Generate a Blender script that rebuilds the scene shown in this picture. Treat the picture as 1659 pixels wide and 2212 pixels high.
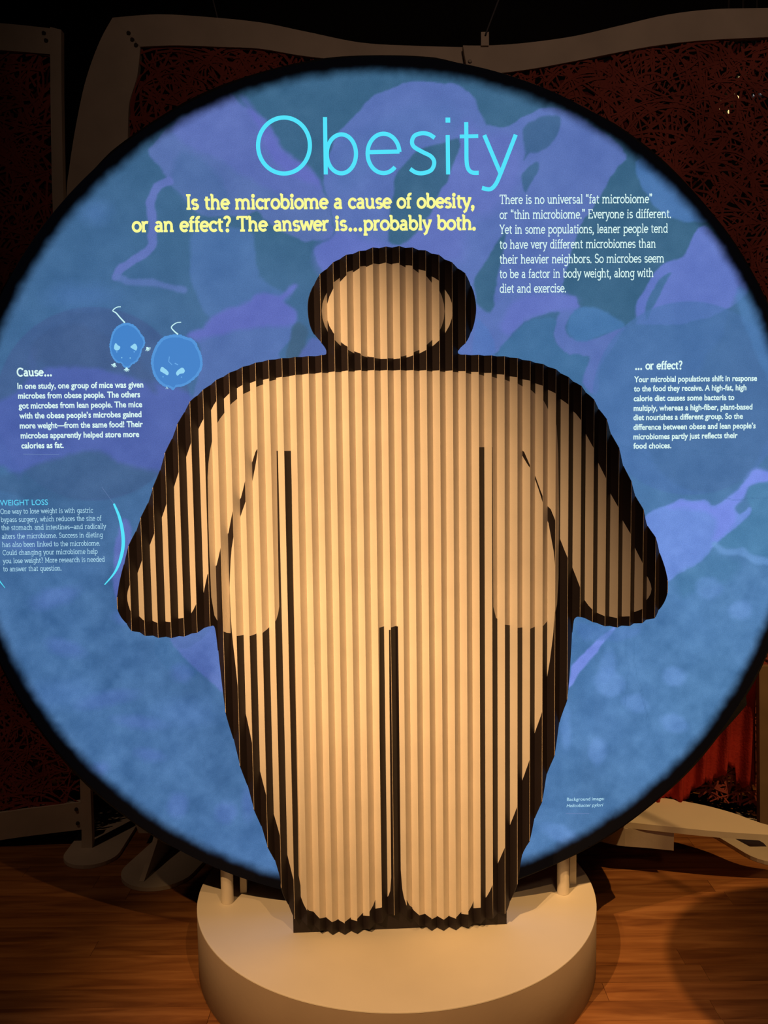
import bpy, bmesh, math, random
import numpy as np
from mathutils import Matrix, Vector
from mathutils.geometry import delaunay_2d_cdt, tessellate_polygon

for _o in list(bpy.data.objects):
    bpy.data.objects.remove(_o)
SC = bpy.context.scene
COL = SC.collection

# ------------------------------------------------------------------ camera
F_PX, PITCH, ROLL, EYE = 1900.0, math.radians(5.0), 0.013, 1.595
cam_d = bpy.data.cameras.new('camera')
cam_d.sensor_fit = 'VERTICAL'
cam_d.sensor_height = 24.0
cam_d.lens = F_PX / 2212.0 * 24.0
cam_d.clip_start = 0.05
cam_d.clip_end = 60
cam = bpy.data.objects.new('camera', cam_d)
COL.objects.link(cam)
cam.matrix_world = (Matrix.Translation((0, 0, EYE)) @ Matrix.Rotation(math.radians(90) - PITCH, 4, 'X')
                    @ Matrix.Rotation(-ROLL, 4, 'Z'))
SC.camera = cam

# ------------------------------------------------------------------ world, exposure
SC.view_settings.view_transform = 'Standard'
SC.view_settings.look = 'None'
SC.view_settings.gamma = 1.0
SC.view_settings.use_curve_mapping = False
SC.view_settings.exposure = 0.0
world = bpy.data.worlds.new('dark_gallery')
SC.world = world
world.use_nodes = True
world.node_tree.nodes['Background'].inputs[0].default_value = (0.5, 0.35, 0.25, 1)
world.node_tree.nodes['Background'].inputs[1].default_value = 0.004


# ------------------------------------------------------------------ lamps
def spot(name, loc, target, energy, color, size_deg, blend, radius):
    d = bpy.data.lights.new(name, 'SPOT')
    d.energy = energy
    d.color = color
    d.spot_size = math.radians(size_deg)
    d.spot_blend = blend
    d.shadow_soft_size = radius
    o = bpy.data.objects.new(name, d)
    COL.objects.link(o)
    o.location = loc
    o.rotation_euler = (Vector(target) - Vector(loc)).to_track_quat('-Z', 'Y').to_euler()
    return o


KEY = (-1.65, -0.20, 3.65)
spot('key_spotlight', KEY, (-0.24, 2.37, 1.42), 800, (1.0, 0.595, 0.27), 24.5, 1.0, 0.02)
spot('wide_spotlight', (-1.40, -0.20, 3.65), (0.02, 2.25, 0.15), 500, (1.0, 0.57, 0.235), 29, 1.0, 0.02)
spot('cross_spotlight', (0.75, -0.30, 3.65), (-0.20, 2.30, 0.50), 125, (1.0, 0.57, 0.24), 32, 1.0, 0.02)
spot('right_floor_spotlight', (2.25, 1.00, 4.10), (1.20, 2.72, 0.0), 400, (1.0, 0.56, 0.20), 34, 0.7, 0.006)
spot('left_screen_fill', (-2.30, 1.30, 3.90), (-1.45, 3.25, 0.10), 34, (1.0, 0.60, 0.36), 26, 1.0, 0.03)  # added fill that brightens the left screen's low rail and feet
spot('background_fill', (0.6, -1.6, 3.9), (1.3, 3.4, 2.6), 85, (1.0, 0.62, 0.42), 70, 1.0, 0.25)  # added wide fill that lifts the screen frames behind the disc


# ------------------------------------------------------------------ helpers
def ray(px, py):
    a, b = px - 829.5, py - 1106.0
    c, s = math.cos(ROLL), math.sin(ROLL)
    x = (a * c - b * s) / F_PX
    y = (a * s + b * c) / F_PX
    return np.array([x, math.cos(PITCH) - y * math.sin(PITCH), -math.sin(PITCH) - y * math.cos(PITCH)])


CAM0 = np.array([0, 0, EYE])


def on_z(px, py, z):
    r = ray(px, py)
    return CAM0 + r * ((z - EYE) / r[2])


def on_y(px, py, y):
    r = ray(px, py)
    return CAM0 + r * (y / r[1])


class Plane:
    """upright plane through P with yaw; local coordinates (s, z) and depth d (positive = away from viewer)"""

    def __init__(self, P, yaw):
        self.P = np.array(P, float)
        self.yaw = yaw
        self.u = np.array([math.cos(yaw), math.sin(yaw), 0])
        self.n = np.array([-math.sin(yaw), math.cos(yaw), 0])

    def sz(self, px, py, d=0.0):
        r = ray(px, py)
        P0 = self.P + self.n * d
        t = np.dot(P0 - CAM0, self.n) / np.dot(r, self.n)
        w = CAM0 + r * t - self.P
        return float(np.dot(w, self.u)), float(w[2])


def lin(rgb):
    return tuple(((c / 255.0) / 12.92 if c / 255.0 <= 0.04045 else ((c / 255.0 + 0.055) / 1.055) ** 2.4) for c in rgb)


def mat(name, rgb, rough=0.6, noise=0.0, nscale=20.0, bump=0.0, bscale=60.0, metal=0.0, emit=None, stretch=None, spec=0.5):
    m = bpy.data.materials.new(name)
    m.use_nodes = True
    nt = m.node_tree
    b = nt.nodes['Principled BSDF']
    b.inputs['Base Color'].default_value = (*rgb, 1)
    b.inputs['Roughness'].default_value = rough
    b.inputs['Metallic'].default_value = metal
    b.inputs['Specular IOR Level'].default_value = spec
    tc = nt.nodes.new('ShaderNodeTexCoord')
    mp = nt.nodes.new('ShaderNodeMapping')
    nt.links.new(tc.outputs['Object'], mp.inputs[0])
    if stretch:
        mp.inputs['Scale'].default_value = stretch
    if noise:
        n = nt.nodes.new('ShaderNodeTexNoise')
        n.inputs['Scale'].default_value = nscale
        n.inputs['Detail'].default_value = 6
        nt.links.new(mp.outputs[0], n.inputs['Vector'])
        mr = nt.nodes.new('ShaderNodeMapRange')
        mr.inputs[1].default_value = 0.25
        mr.inputs[2].default_value = 0.75
        mr.inputs[3].default_value = 1 - noise
        mr.inputs[4].default_value = 1 + noise
        nt.links.new(n.outputs[0], mr.inputs[0])
        vm = nt.nodes.new('ShaderNodeVectorMath')
        vm.operation = 'SCALE'
        vm.inputs[0].default_value = rgb
        nt.links.new(mr.outputs[0], vm.inputs['Scale'])
        nt.links.new(vm.outputs[0], b.inputs['Base Color'])
        if emit:
            v2 = nt.nodes.new('ShaderNodeVectorMath')
            v2.operation = 'SCALE'
            v2.inputs[0].default_value = emit
            nt.links.new(mr.outputs[0], v2.inputs['Scale'])
            nt.links.new(v2.outputs[0], b.inputs['Emission Color'])
    if emit:
        if not noise:
            b.inputs['Emission Color'].default_value = (*emit, 1)
        b.inputs['Emission Strength'].default_value = 1.0
    if bump:
        n = nt.nodes.new('ShaderNodeTexNoise')
        n.inputs['Scale'].default_value = bscale
        n.inputs['Detail'].default_value = 4
        nt.links.new(mp.outputs[0], n.inputs['Vector'])
        bp = nt.nodes.new('ShaderNodeBump')
        bp.inputs['Strength'].default_value = bump
        bp.inputs['Distance'].default_value = 0.01
        nt.links.new(n.outputs[0], bp.inputs['Height'])
        nt.links.new(bp.outputs[0], b.inputs['Normal'])
    return m


def mesh_obj(name, verts, faces, mats, parent=None, mi=None, smooth=False):
    me = bpy.data.meshes.new(name)
    me.from_pydata([tuple(map(float, v)) for v in verts], [], faces)
    for m in (mats if isinstance(mats, (list, tuple)) else [mats]):
        me.materials.append(m)
    if mi is not None:
        me.polygons.foreach_set('material_index', mi)
    if smooth:
        me.polygons.foreach_set('use_smooth', [True] * len(me.polygons))
    me.update()
    o = bpy.data.objects.new(name, me)
    COL.objects.link(o)
    if parent:
        o.parent = parent
    return o


def bm_obj(name, bm, mats, parent=None, smooth=False):
    me = bpy.data.meshes.new(name)
    bm.normal_update()
    bm.to_mesh(me)
    bm.free()
    for m in (mats if isinstance(mats, (list, tuple)) else [mats]):
        me.materials.append(m)
    if smooth:
        me.polygons.foreach_set('use_smooth', [True] * len(me.polygons))
    o = bpy.data.objects.new(name, me)
    COL.objects.link(o)
    if parent:
        o.parent = parent
    return o


def tag(o, label=None, cat=None, group=None, kind=None):
    if label: o['label'] = label
    if cat: o['category'] = cat
    if group: o['group'] = group
    if kind: o['kind'] = kind
    return o


def empty(name, loc=(0, 0, 0), rz=0.0):
    o = bpy.data.objects.new(name, None)
    COL.objects.link(o)
    o.location = loc
    o.rotation_euler = (0, 0, rz)
    o.empty_display_size = 0.1
    return o


def bm_box(bm, x0, x1, y0, y1, z0, z1):
    vs = [bm.verts.new((x, y, z)) for x in (x0, x1) for y in (y0, y1) for z in (z0, z1)]
    for f in ((0, 1, 3, 2), (4, 6, 7, 5), (0, 4, 5, 1), (2, 3, 7, 6), (0, 2, 6, 4), (1, 5, 7, 3)):
        bm.faces.new([vs[i] for i in f])
    return vs


def bm_lathe(bm, prof, seg=48, cx=0, cy=0):
    rings = []
    for r, z in prof:
        if r < 1e-6:
            rings.append([bm.verts.new((cx, cy, z))])
        else:
            rings.append([bm.verts.new((cx + r * math.cos(2 * math.pi * i / seg), cy + r * math.sin(2 * math.pi * i / seg), z)) for i in range(seg)])
    for a, b in zip(rings, rings[1:]):
        for i in range(seg):
            j = (i + 1) % seg
            if len(a) == 1 and len(b) > 1:
                bm.faces.new((a[0], b[j], b[i]))
            elif len(b) == 1 and len(a) > 1:
                bm.faces.new((a[i], a[j], b[0]))
            elif len(a) > 1:
                bm.faces.new((a[i], a[j], b[j], b[i]))


def bm_plate(bm, pts2, to3, thick_vec):
    """extruded polygon: pts2 list of 2D, to3 maps to 3D, thickness along thick_vec"""
    A = [bm.verts.new(to3(p)) for p in pts2]
    B = [bm.verts.new(Vector(to3(p)) + Vector(thick_vec)) for p in pts2]
    tris = tessellate_polygon([[Vector((p[0], p[1], 0)) for p in pts2]])
    for t in tris:
        try:
            bm.faces.new([A[i] for i in t])
            bm.faces.new([B[i] for i in reversed(t)])
        except ValueError:
            pass
    n = len(pts2)
    for i in range(n):
        j = (i + 1) % n
        bm.faces.new((A[i], B[i], B[j], A[j]))
    bmesh.ops.recalc_face_normals(bm, faces=bm.faces)


def catmull(P, closed=True, n=6):
    P = [np.array(p, float) for p in P]
    N = len(P)
    out = []
    rng = range(N) if closed else range(N - 1)
    for i in rng:
        if closed:
            a, b, c, d = P[(i - 1) % N], P[i], P[(i + 1) % N], P[(i + 2) % N]
        else:
            a, b, c, d = P[max(i - 1, 0)], P[i], P[i + 1], P[min(i + 2, N - 1)]
        for k in range(n):
            t = k / n
            out.append(0.5 * ((2 * b) + (-a + c) * t + (2 * a - 5 * b + 4 * c - d) * t * t + (-a + 3 * b - 3 * c + d) * t ** 3))
    if not closed:
        out.append(P[-1])
    return [tuple(p) for p in out]


# ------------------------------------------------------------------ materials
M = {}
M['cream'] = mat('cream_board', (0.78, 0.70, 0.60), 0.75, 0.05, 9, 0.12, 500, spec=0.25)
M['black_print'] = mat('black_printed_board', (0.018, 0.012, 0.013), 0.5, 0.10, 12, 0.06, 400, spec=0.35)
M['worn_edge'] = mat('worn_fold_edge', (0.74, 0.62, 0.46), 0.6, 0.25, 60)
M['plinth'] = mat('cream_painted_wood', (0.76, 0.68, 0.55), 0.55, 0.05, 4, 0.03, 30)
M['plinth_side'] = mat('darker_plinth_side', (0.29, 0.21, 0.145), 0.7, 0.06, 6, 0.05, 60, spec=0.2)  # side base colour set darker than the top
M['post'] = mat('cream_painted_steel', (0.70, 0.62, 0.50), 0.45, 0.04, 10)
M['black_fabric'] = mat('black_hoop_fabric', (0.003, 0.003, 0.005), 0.9, 0.2, 40, 0.1, 200)
M['hoop'] = mat('metal_hoop', (0.45, 0.38, 0.30), 0.35, 0.15, 20, metal=0.6)
M['frame'] = mat('pale_frame_board', (0.55, 0.48, 0.40), 0.7, 0.12, 6, 0.08, 40)
M['dark_wood'] = mat('brown_post_wood', (0.17, 0.11, 0.06), 0.7, 0.15, 12)
M['dark_bolt'] = mat('dark_bolt', (0.08, 0.07, 0.06), 0.4, 0.1, 30, metal=0.7)
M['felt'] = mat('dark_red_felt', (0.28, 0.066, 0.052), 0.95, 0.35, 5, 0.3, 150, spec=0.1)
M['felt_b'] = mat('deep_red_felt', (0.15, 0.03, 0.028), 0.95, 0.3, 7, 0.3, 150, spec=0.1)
M['cloth'] = mat('bright_red_cloth', (0.30, 0.025, 0.018), 0.95, 0.4, 6, 0.3, 100, spec=0.1)
M['wall'] = mat('black_wall_paint', (0.012, 0.012, 0.016), 0.9, 0.2, 3)
M['floor_gap'] = mat('dark_floor_gap', (0.02, 0.010, 0.005), 0.9, 0.2, 10)
M['cable'] = mat('steel_cable', (0.12, 0.12, 0.14), 0.5, 0.1, 10, metal=0.5)
M['lamp_warm'] = mat('warm_lamp_glass', (0.9, 0.8, 0.5), 0.3, emit=(1.2, 0.85, 0.35))
M['lamp_white'] = mat('white_lamp_glass', (0.9, 0.9, 0.9), 0.3, emit=(0.9, 0.9, 0.95))
M['lamp_can'] = mat('black_lamp_can', (0.01, 0.01, 0.01), 0.5, 0.1, 10)


def wood(name, a, b, c):
    m = bpy.data.materials.new(name)
    m.use_nodes = True
    nt = m.node_tree
    bs = nt.nodes['Principled BSDF']
    tc = nt.nodes.new('ShaderNodeTexCoord')
    oi = nt.nodes.new('ShaderNodeObjectInfo')
    mp = nt.nodes.new('ShaderNodeMapping')
    mp.inputs['Scale'].default_value = (1.0, 9.0, 9.0)
    nt.links.new(tc.outputs['Object'], mp.inputs[0])
    add = nt.nodes.new('ShaderNodeVectorMath')
    nt.links.new(mp.outputs[0], add.inputs[0])
    sc = nt.nodes.new('ShaderNodeVectorMath')
    sc.operation = 'SCALE'
    sc.inputs[0].default_value = (7.3, 31.0, 3.1)
    nt.links.new(oi.outputs['Random'], sc.inputs['Scale'])
    nt.links.new(sc.outputs[0], add.inputs[1])
    n = nt.nodes.new('ShaderNodeTexNoise')
    n.inputs['Scale'].default_value = 3.0
    n.inputs['Detail'].default_value = 8
    n.inputs['Distortion'].default_value = 0.6
    nt.links.new(add.outputs[0], n.inputs['Vector'])
    cr = nt.nodes.new('ShaderNodeValToRGB')
    cr.color_ramp.elements[0].position = 0.32
    cr.color_ramp.elements[0].color = (*a, 1)
    cr.color_ramp.elements[1].position = 0.7
    cr.color_ramp.elements[1].color = (*c, 1)
    e = cr.color_ramp.elements.new(0.5)
    e.color = (*b, 1)
    nt.links.new(n.outputs[0], cr.inputs[0])
    mr = nt.nodes.new('ShaderNodeMapRange')
    mr.inputs[3].default_value = 0.84
    mr.inputs[4].default_value = 1.14
    nt.links.new(oi.outputs['Random'], mr.inputs[0])
    mul = nt.nodes.new('ShaderNodeVectorMath')
    mul.operation = 'SCALE'
    nt.links.new(cr.outputs[0], mul.inputs[0])
    nt.links.new(mr.outputs[0], mul.inputs['Scale'])
    nt.links.new(mul.outputs[0], bs.inputs['Base Color'])
    bs.inputs['Roughness'].default_value = 0.42
    bs.inputs['Specular IOR Level'].default_value = 0.35
    bp = nt.nodes.new('ShaderNodeBump')
    bp.inputs['Strength'].default_value = 0.15
    bp.inputs['Distance'].default_value = 0.003
    nt.links.new(n.outputs[0], bp.inputs['Height'])
    nt.links.new(bp.outputs[0], bs.inputs['Normal'])
    return m


M['oak'] = wood('brown_strip_wood', (0.17, 0.060, 0.020), (0.29, 0.115, 0.036), (0.42, 0.185, 0.062))

# ------------------------------------------------------------------ the room
RX0, RX1, RY0, RY1, RZ = -4.0, 4.0, -3.0, 6.2, 4.7


def room_slab(name, x0, x1, y0, y1, z0, z1, m):
    bm = bmesh.new()
    bm_box(bm, x0, x1, y0, y1, z0, z1)
    bmesh.ops.recalc_face_normals(bm, faces=bm.faces)
    return tag(bm_obj(name, bm, m), kind='structure')


floor = room_slab('floor', RX0, RX1, RY0, RY1, -0.10, -0.012, M['floor_gap'])
room_slab('ceiling', RX0, RX1, RY0, RY1, RZ, RZ + 0.1, M['wall'])
room_slab('wall_back', RX0, RX1, RY1, RY1 + 0.1, -0.1, RZ + 0.1, M['wall'])
room_slab('wall_front', RX0, RX1, RY0 - 0.1, RY0, -0.1, RZ + 0.1, M['wall'])
room_slab('wall_left', RX0 - 0.1, RX0, RY0, RY1, -0.1, RZ + 0.1, M['wall'])
room_slab('wall_right', RX1, RX1 + 0.1, RY0, RY1, -0.1, RZ + 0.1, M['wall'])

# strip floor: each strip its own plank, four shared meshes
rng = random.Random(4)
PW = 0.083
plank_meshes = []
for L in (0.9, 1.15, 1.4, 1.7):
    bm = bmesh.new()
    bm_box(bm, 0, L - 0.0012, 0, PW - 0.0012, -0.012, 0.0)
    bmesh.ops.recalc_face_normals(bm, faces=bm.faces)
    me = bpy.data.meshes.new('plank')
    bm.to_mesh(me)
    bm.free()
    me.materials.append(M['oak'])
    plank_meshes.append((L, me))
y = 1.35
while y < 4.6:
    x = -2.6 + rng.random() * 0.8 - 0.8
    while x < 2.3:
        L, me = rng.choice(plank_meshes)
        o = bpy.data.objects.new('plank', me)
        COL.objects.link(o)
        o.location = (x, y, 0)
        o.parent = floor
        x += L
    y += PW
bm = bmesh.new()
for (x0, x1, y0, y1) in ((RX0, RX1, RY0, 1.35), (RX0, RX1, y, RY1)):
    bm_box(bm, x0, x1, y0, y1, -0.012, -0.0005)
o = bm_obj('far_planks', bm, M['oak'], floor)
o['kind'] = 'stuff'

# ------------------------------------------------------------------ round plinth
PZ = 0.197
PC = (0.0225, 2.630)
plinth = empty('round_plinth', (PC[0], PC[1], 0))
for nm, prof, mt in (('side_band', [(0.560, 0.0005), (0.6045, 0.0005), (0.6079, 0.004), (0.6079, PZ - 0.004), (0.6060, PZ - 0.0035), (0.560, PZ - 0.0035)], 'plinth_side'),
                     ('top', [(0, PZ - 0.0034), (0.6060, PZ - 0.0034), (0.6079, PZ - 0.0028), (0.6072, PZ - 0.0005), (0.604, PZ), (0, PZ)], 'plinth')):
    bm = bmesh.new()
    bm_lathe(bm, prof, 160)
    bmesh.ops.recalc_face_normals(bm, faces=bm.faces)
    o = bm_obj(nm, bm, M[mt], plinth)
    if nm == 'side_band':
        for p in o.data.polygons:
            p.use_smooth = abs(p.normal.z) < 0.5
tag(plinth, 'round cream plinth on the wooden floor carrying the figure and the glowing disc', 'plinth')

# ------------------------------------------------------------------ pleated figure
FIG = Plane(on_z(633, 2017, PZ), math.radians(2.87))
DEPTH = 0.018
PITCHW = 0.0349
fig = empty('pleated_figure', FIG.P, FIG.yaw)
tag(fig, 'cream and black pleated cut-out of a heavy person standing on the round plinth', 'figure')

OUT = [(862, 533), (833, 534), (805, 536), (778, 543), (747, 552), (720, 568), (692, 593), (678, 615), (668, 643), (666, 669), (669, 696), (676, 716),
       (688, 733), (702, 749), (706, 760), (700, 767), (661, 770), (611, 774), (580, 778), (553, 784), (525, 793), (496, 806), (467, 822), (439, 843), (410, 870),
       (384, 918), (356, 984), (331, 1056), (305, 1120), (277, 1185), (263, 1236), (256, 1283), (255, 1307), (260, 1327), (269, 1344), (282, 1359), (311, 1371),
       (339, 1376), (368, 1377), (397, 1374), (425, 1366), (442, 1357), (454, 1352), (463, 1353), (467, 1372), (471, 1411), (476, 1452), (486, 1523), (499, 1580),
       (516, 1640), (545, 1732), (574, 1814), (602, 1884), (612, 1930), (628, 1968), (640, 1984), (655, 1992), (675, 2001), (700, 2010), (725, 2016), (748, 2016), (775, 2012),
       (802, 2003), (825, 1990), (845, 1975), (868, 1974), (890, 1988), (915, 2001), (945, 2008), (975, 2007), (1005, 2002), (1035, 1993), (1060, 1983),
       (1080, 1974), (1096, 1965), (1108, 1935), (1119, 1895), (1131, 1843), (1146, 1805), (1158, 1764), (1173, 1716), (1184, 1669), (1199, 1618), (1212, 1552),
       (1226, 1495), (1235, 1405), (1239, 1350), (1243, 1335), (1253, 1332), (1280, 1343), (1307, 1352), (1334, 1354), (1363, 1350), (1393, 1342), (1417, 1330),
       (1433, 1303), (1440, 1270), (1437, 1236), (1429, 1202), (1418, 1169), (1398, 1131), (1389, 1104), (1372, 1066), (1346, 1000), (1338, 975), (1319, 931),
       (1308, 905), (1284, 867), (1255, 835), (1228, 816), (1201, 799), (1172, 787), (1144, 780), (1117, 774), (1088, 770), (1033, 767), (998, 766), (990, 761),
       (994, 751), (1009, 736), (1021, 709), (1027, 676), (1026, 649), (1019, 618), (1003, 591), (977, 569), (948, 552), (918, 542), (891, 536)]


def ell(cx, cy, a, b, n=40):
    return [(cx + a * math.cos(2 * math.pi * k / n), cy + b * math.sin(2 * math.pi * k / n)) for k in range(n)]


F_HEAD = ell(841, 672, 136, 104)
F_BODY = [(860, 800), (800, 800), (750, 801), (695, 805), (650, 809), (611, 814), (582, 818), (558, 822), (525, 832), (507, 841), (484, 860), (467, 868), (456, 884),
          (436, 912), (420, 942), (402, 985), (385, 1025), (370, 1065), (351, 1112), (333, 1155), (312, 1200), (296, 1238), (280, 1266), (274, 1288), (278, 1308),
          (288, 1324), (309, 1338), (339, 1344), (366, 1343), (395, 1334), (412, 1326), (424, 1305), (439, 1281), (449, 1240), (467, 1222), (478, 1180), (493, 1151), (503, 1105), (520, 1075),
          (531, 1035), (552, 976), (557, 976), (547, 1029), (538, 1065), (522, 1107), (505, 1160), (498, 1210), (495, 1270), (498, 1335), (503, 1390), (507, 1420), (514, 1480),
          (528, 1535), (542, 1590), (560, 1665), (580, 1730), (601, 1790), (618, 1842), (632, 1890), (645, 1928), (656, 1954), (672, 1970), (695, 1982), (720, 1989),
          (748, 1991), (775, 1985), (800, 1974), (820, 1960), (835, 1946), (843, 1925), (845, 1895), (841, 1500), (840, 1360), (860, 1354), (862, 1500), (866, 1880), (869, 1920),
          (877, 1951), (895, 1969), (925, 1979), (958, 1983), (990, 1980), (1015, 1970), (1037, 1957), (1052, 1940), (1063, 1908), (1073, 1880), (1088, 1832), (1103, 1785),
          (1118, 1732), (1134, 1672), (1150, 1610), (1166, 1550), (1180, 1490), (1188, 1430), (1194, 1370), (1198, 1300), (1198, 1240), (1195, 1190), (1186, 1130), (1172, 1090), (1157, 1034), (1140, 1005), (1127, 977),
          (1133, 976), (1147, 1015), (1158, 1029), (1174, 1082), (1190, 1100), (1210, 1160), (1226, 1208), (1238, 1226), (1252, 1270), (1264, 1296), (1280, 1318), (1305, 1330),
          (1333, 1334), (1361, 1329), (1388, 1312), (1402, 1292), (1407, 1272), (1402, 1250), (1390, 1226), (1373, 1182), (1352, 1135), (1334, 1096), (1313, 1048), (1292, 994), (1277, 960),
          (1262, 925), (1245, 894), (1226, 874), (1205, 855), (1183, 840), (1156, 827), (1127, 818), (1100, 812), (1060, 806), (989, 801), (898, 800)]
T_HEAD = ell(828, 672, 133, 103)
T_BODY = [(860, 800), (800, 801), (750, 803), (695, 806), (641, 810), (600, 818), (563, 832), (538, 845), (513, 860), (492, 882), (475, 905), (462, 935), (453, 975), (449, 1030),
          (450, 1100), (453, 1200), (457, 1290), (463, 1330), (480, 1360), (500, 1370), (520, 1373), (545, 1372), (567, 1366), (585, 1353), (597, 1338), (603, 1310), (602, 1270),
          (599, 1100), (597, 974), (629, 974), (631, 1150), (634, 1300), (637, 1450), (640, 1600), (643, 1750), (645, 1893), (652, 1935), (668, 1966), (695, 1982), (725, 1989),
          (755, 1986), (785, 1975), (806, 1957), (818, 1925), (821, 1880), (820, 1600), (819, 1355), (864, 1353), (866, 1600), (870, 1890), (878, 1940), (893, 1966), (920, 1979), (950, 1984),
          (985, 1978), (1010, 1966), (1027, 1945), (1035, 1905), (1036, 1800), (1036, 1500), (1035, 1300), (1034, 966), (1063, 966), (1064, 1100), (1065, 1310), (1072, 1335), (1090, 1348),
          (1117, 1355), (1144, 1357), (1172, 1351), (1190, 1335), (1203, 1305), (1207, 1250), (1208, 1100), (1206, 980), (1201, 920), (1188, 888), (1168, 860), (1145, 842), (1115, 828), (1080, 818), (1040, 810), (989, 804), (898, 801)]


def fpoly(P, closed=True, n=3, smooth=True):
    Q = catmull(P, closed, n) if smooth else P
    return [FIG.sz(x, y, -DEPTH * 0.5) for x, y in Q]


def inside(poly, x, y):
    c = False
    n = len(poly)
    j = n - 1
    for i in range(n):
        xi, yi = poly[i]
        xj, yj = poly[j]
        if (yi > y) != (yj > y) and x < (xj - xi) * (y - yi) / (yj - yi) + xi:
            c = not c
        j = i
    return c


def sharp(P, n=2):
    """smooth everywhere except around the long straight gaps, where the outline keeps its corners"""
    out = []
    N = len(P)
    for i in range(N):
        a, b, c, d = (np.array(P[(i + k) % N], float) for k in (-1, 0, 1, 2))
        out.append(tuple(b))
        if np.linalg.norm(c - b) < 60 and np.linalg.norm(b - a) < 90 and np.linalg.norm(d - c) < 90:
            for k in range(1, n):
                t = k / n
                q = 0.5 * ((2 * b) + (-a + c) * t + (2 * a - 5 * b + 4 * c - d) * t * t + (-a + 3 * b - 3 * c + d) * t ** 3)
                out.append(tuple(q))
    return out


S_out = fpoly(OUT, n=3)
S_out = [(a, max(b, 0.001)) for a, b in S_out]
FH, FB = fpoly(F_HEAD, n=1), fpoly(sharp(F_BODY), smooth=False)
TH, TB = fpoly(T_HEAD, n=1), fpoly(sharp(T_BODY), smooth=False)
peak0 = FIG.sz(837, 787, -DEPTH)[0]
KR = range(-22, 24)
verts, edges = [], []


def add_loop(P):
    b = len(verts)
    verts.extend(Vector(p) for p in P)
    edges.extend((b + i, b + (i + 1) % len(P)) for i in range(len(P)))


for P in (S_out, FH, FB, TH, TB):
    add_loop(P)
for k in KR:
    for ds in (-PITCHW / 2, -0.0006, 0, 0.0006):
        s = peak0 + k * PITCHW + ds
        b = len(verts)
        verts.extend((Vector((s, -0.02)), Vector((s, 2.0))))
        edges.append((b, b + 1))
res = delaunay_2d_cdt(verts, edges, [], 0, 1e-6)
V2, F2 = res[0], res[2]
pleats = {}
for f in F2:
    cx = sum(V2[i][0] for i in f) / 3
    cy = sum(V2[i][1] for i in f) / 3
    if not inside(S_out, cx, cy):
        continue
    k = math.floor((cx - peak0) / PITCHW + 0.5)
    dx = cx - (peak0 + k * PITCHW)
    if dx < 0:
        light = inside(FH, cx, cy) or inside(FB, cx, cy)
    else:
        light = inside(TH, cx, cy) or inside(TB, cx, cy)
    m = 0 if light else (2 if abs(dx) < 0.0006 and cy > 0.07 else 1)
    pleats.setdefault(k, []).append((f, m))
for k in sorted(pleats):
    vm, vs, fs, ms = {}, [], [], []
    for f, m in pleats[k]:
        a, b, c = (V2[i] for i in f)
        if (b - a).cross(c - a) < 0:
            f = f[::-1]
        idx = []
        for i in f:
            if i not in vm:
                vm[i] = len(vs)
                s, z = V2[i]
                t = min(abs(s - (peak0 + k * PITCHW)) / (PITCHW / 2), 1.0)
                vs.append((s, -DEPTH * (1 - t), z))
            idx.append(vm[i])
        fs.append(idx)
        ms.append(m)
    o = mesh_obj('pleat', vs, fs, [M['cream'], M['black_print'], M['worn_edge']], fig, ms)
    md = o.modifiers.new('board_thickness', 'SOLIDIFY')
    md.thickness = 0.0022
    md.offset = -1
# black foot plate behind the pleat ends
sL = FIG.sz(633, 1990)[0]
sR = FIG.sz(1095, 1985)[0]
bm = bmesh.new()
bm_box(bm, sL, sR, 0.0035, 0.0075, 0.0005, 0.115)
bmesh.ops.recalc_face_normals(bm, faces=bm.faces)
bm_obj('foot_plate', bm, M['black_print'], fig)
# back board and two struts that hold the figure up
bm = bmesh.new()
bm.free()
for sx in (0.16, 0.50):
    bm = bmesh.new()
    bm_box(bm, sx - 0.015, sx + 0.015, 0.008, 0.03, 0.0005, 1.15)
    bmesh.ops.recalc_face_normals(bm, faces=bm.faces)
    bm_obj('back_strut', bm, M['black_print'], fig)

# ------------------------------------------------------------------ glowing disc
DC = (0.0103, 2.50, 1.421)
DR = 1.2045
DISC = Plane(DC, 0.0275)
disc = empty('disc_display', (DC[0], DC[1], 0), DISC.yaw)
tag(disc, 'large round backlit blue fabric display with a black rim, behind the pleated figure', 'display')

# print on the fabric: coloured bacteria shapes, computed per vertex of a fine grid
N = 620
ax = np.linspace(-DR, DR, N)
GX, GZ = np.meshgrid(ax, ax)
# photo-like print coordinates of each grid point (only used to lay the artwork out on the cloth)
Wp = np.array(DC)[None, None, :] + GX[..., None] * DISC.u + GZ[..., None] * np.array([0, 0, 1.0])
dd = Wp - CAM0
depth = dd[..., 1] * math.cos(PITCH) - dd[..., 2] * math.sin(PITCH)
v_ = -dd[..., 2] * math.cos(PITCH) - dd[..., 1] * math.sin(PITCH)
xx = F_PX * dd[..., 0] / depth
yy = F_PX * v_ / depth
UX = 829.5 + xx * math.cos(ROLL) + yy * math.sin(ROLL)
UY = 1106 - xx * math.sin(ROLL) + yy * math.cos(ROLL)


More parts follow.
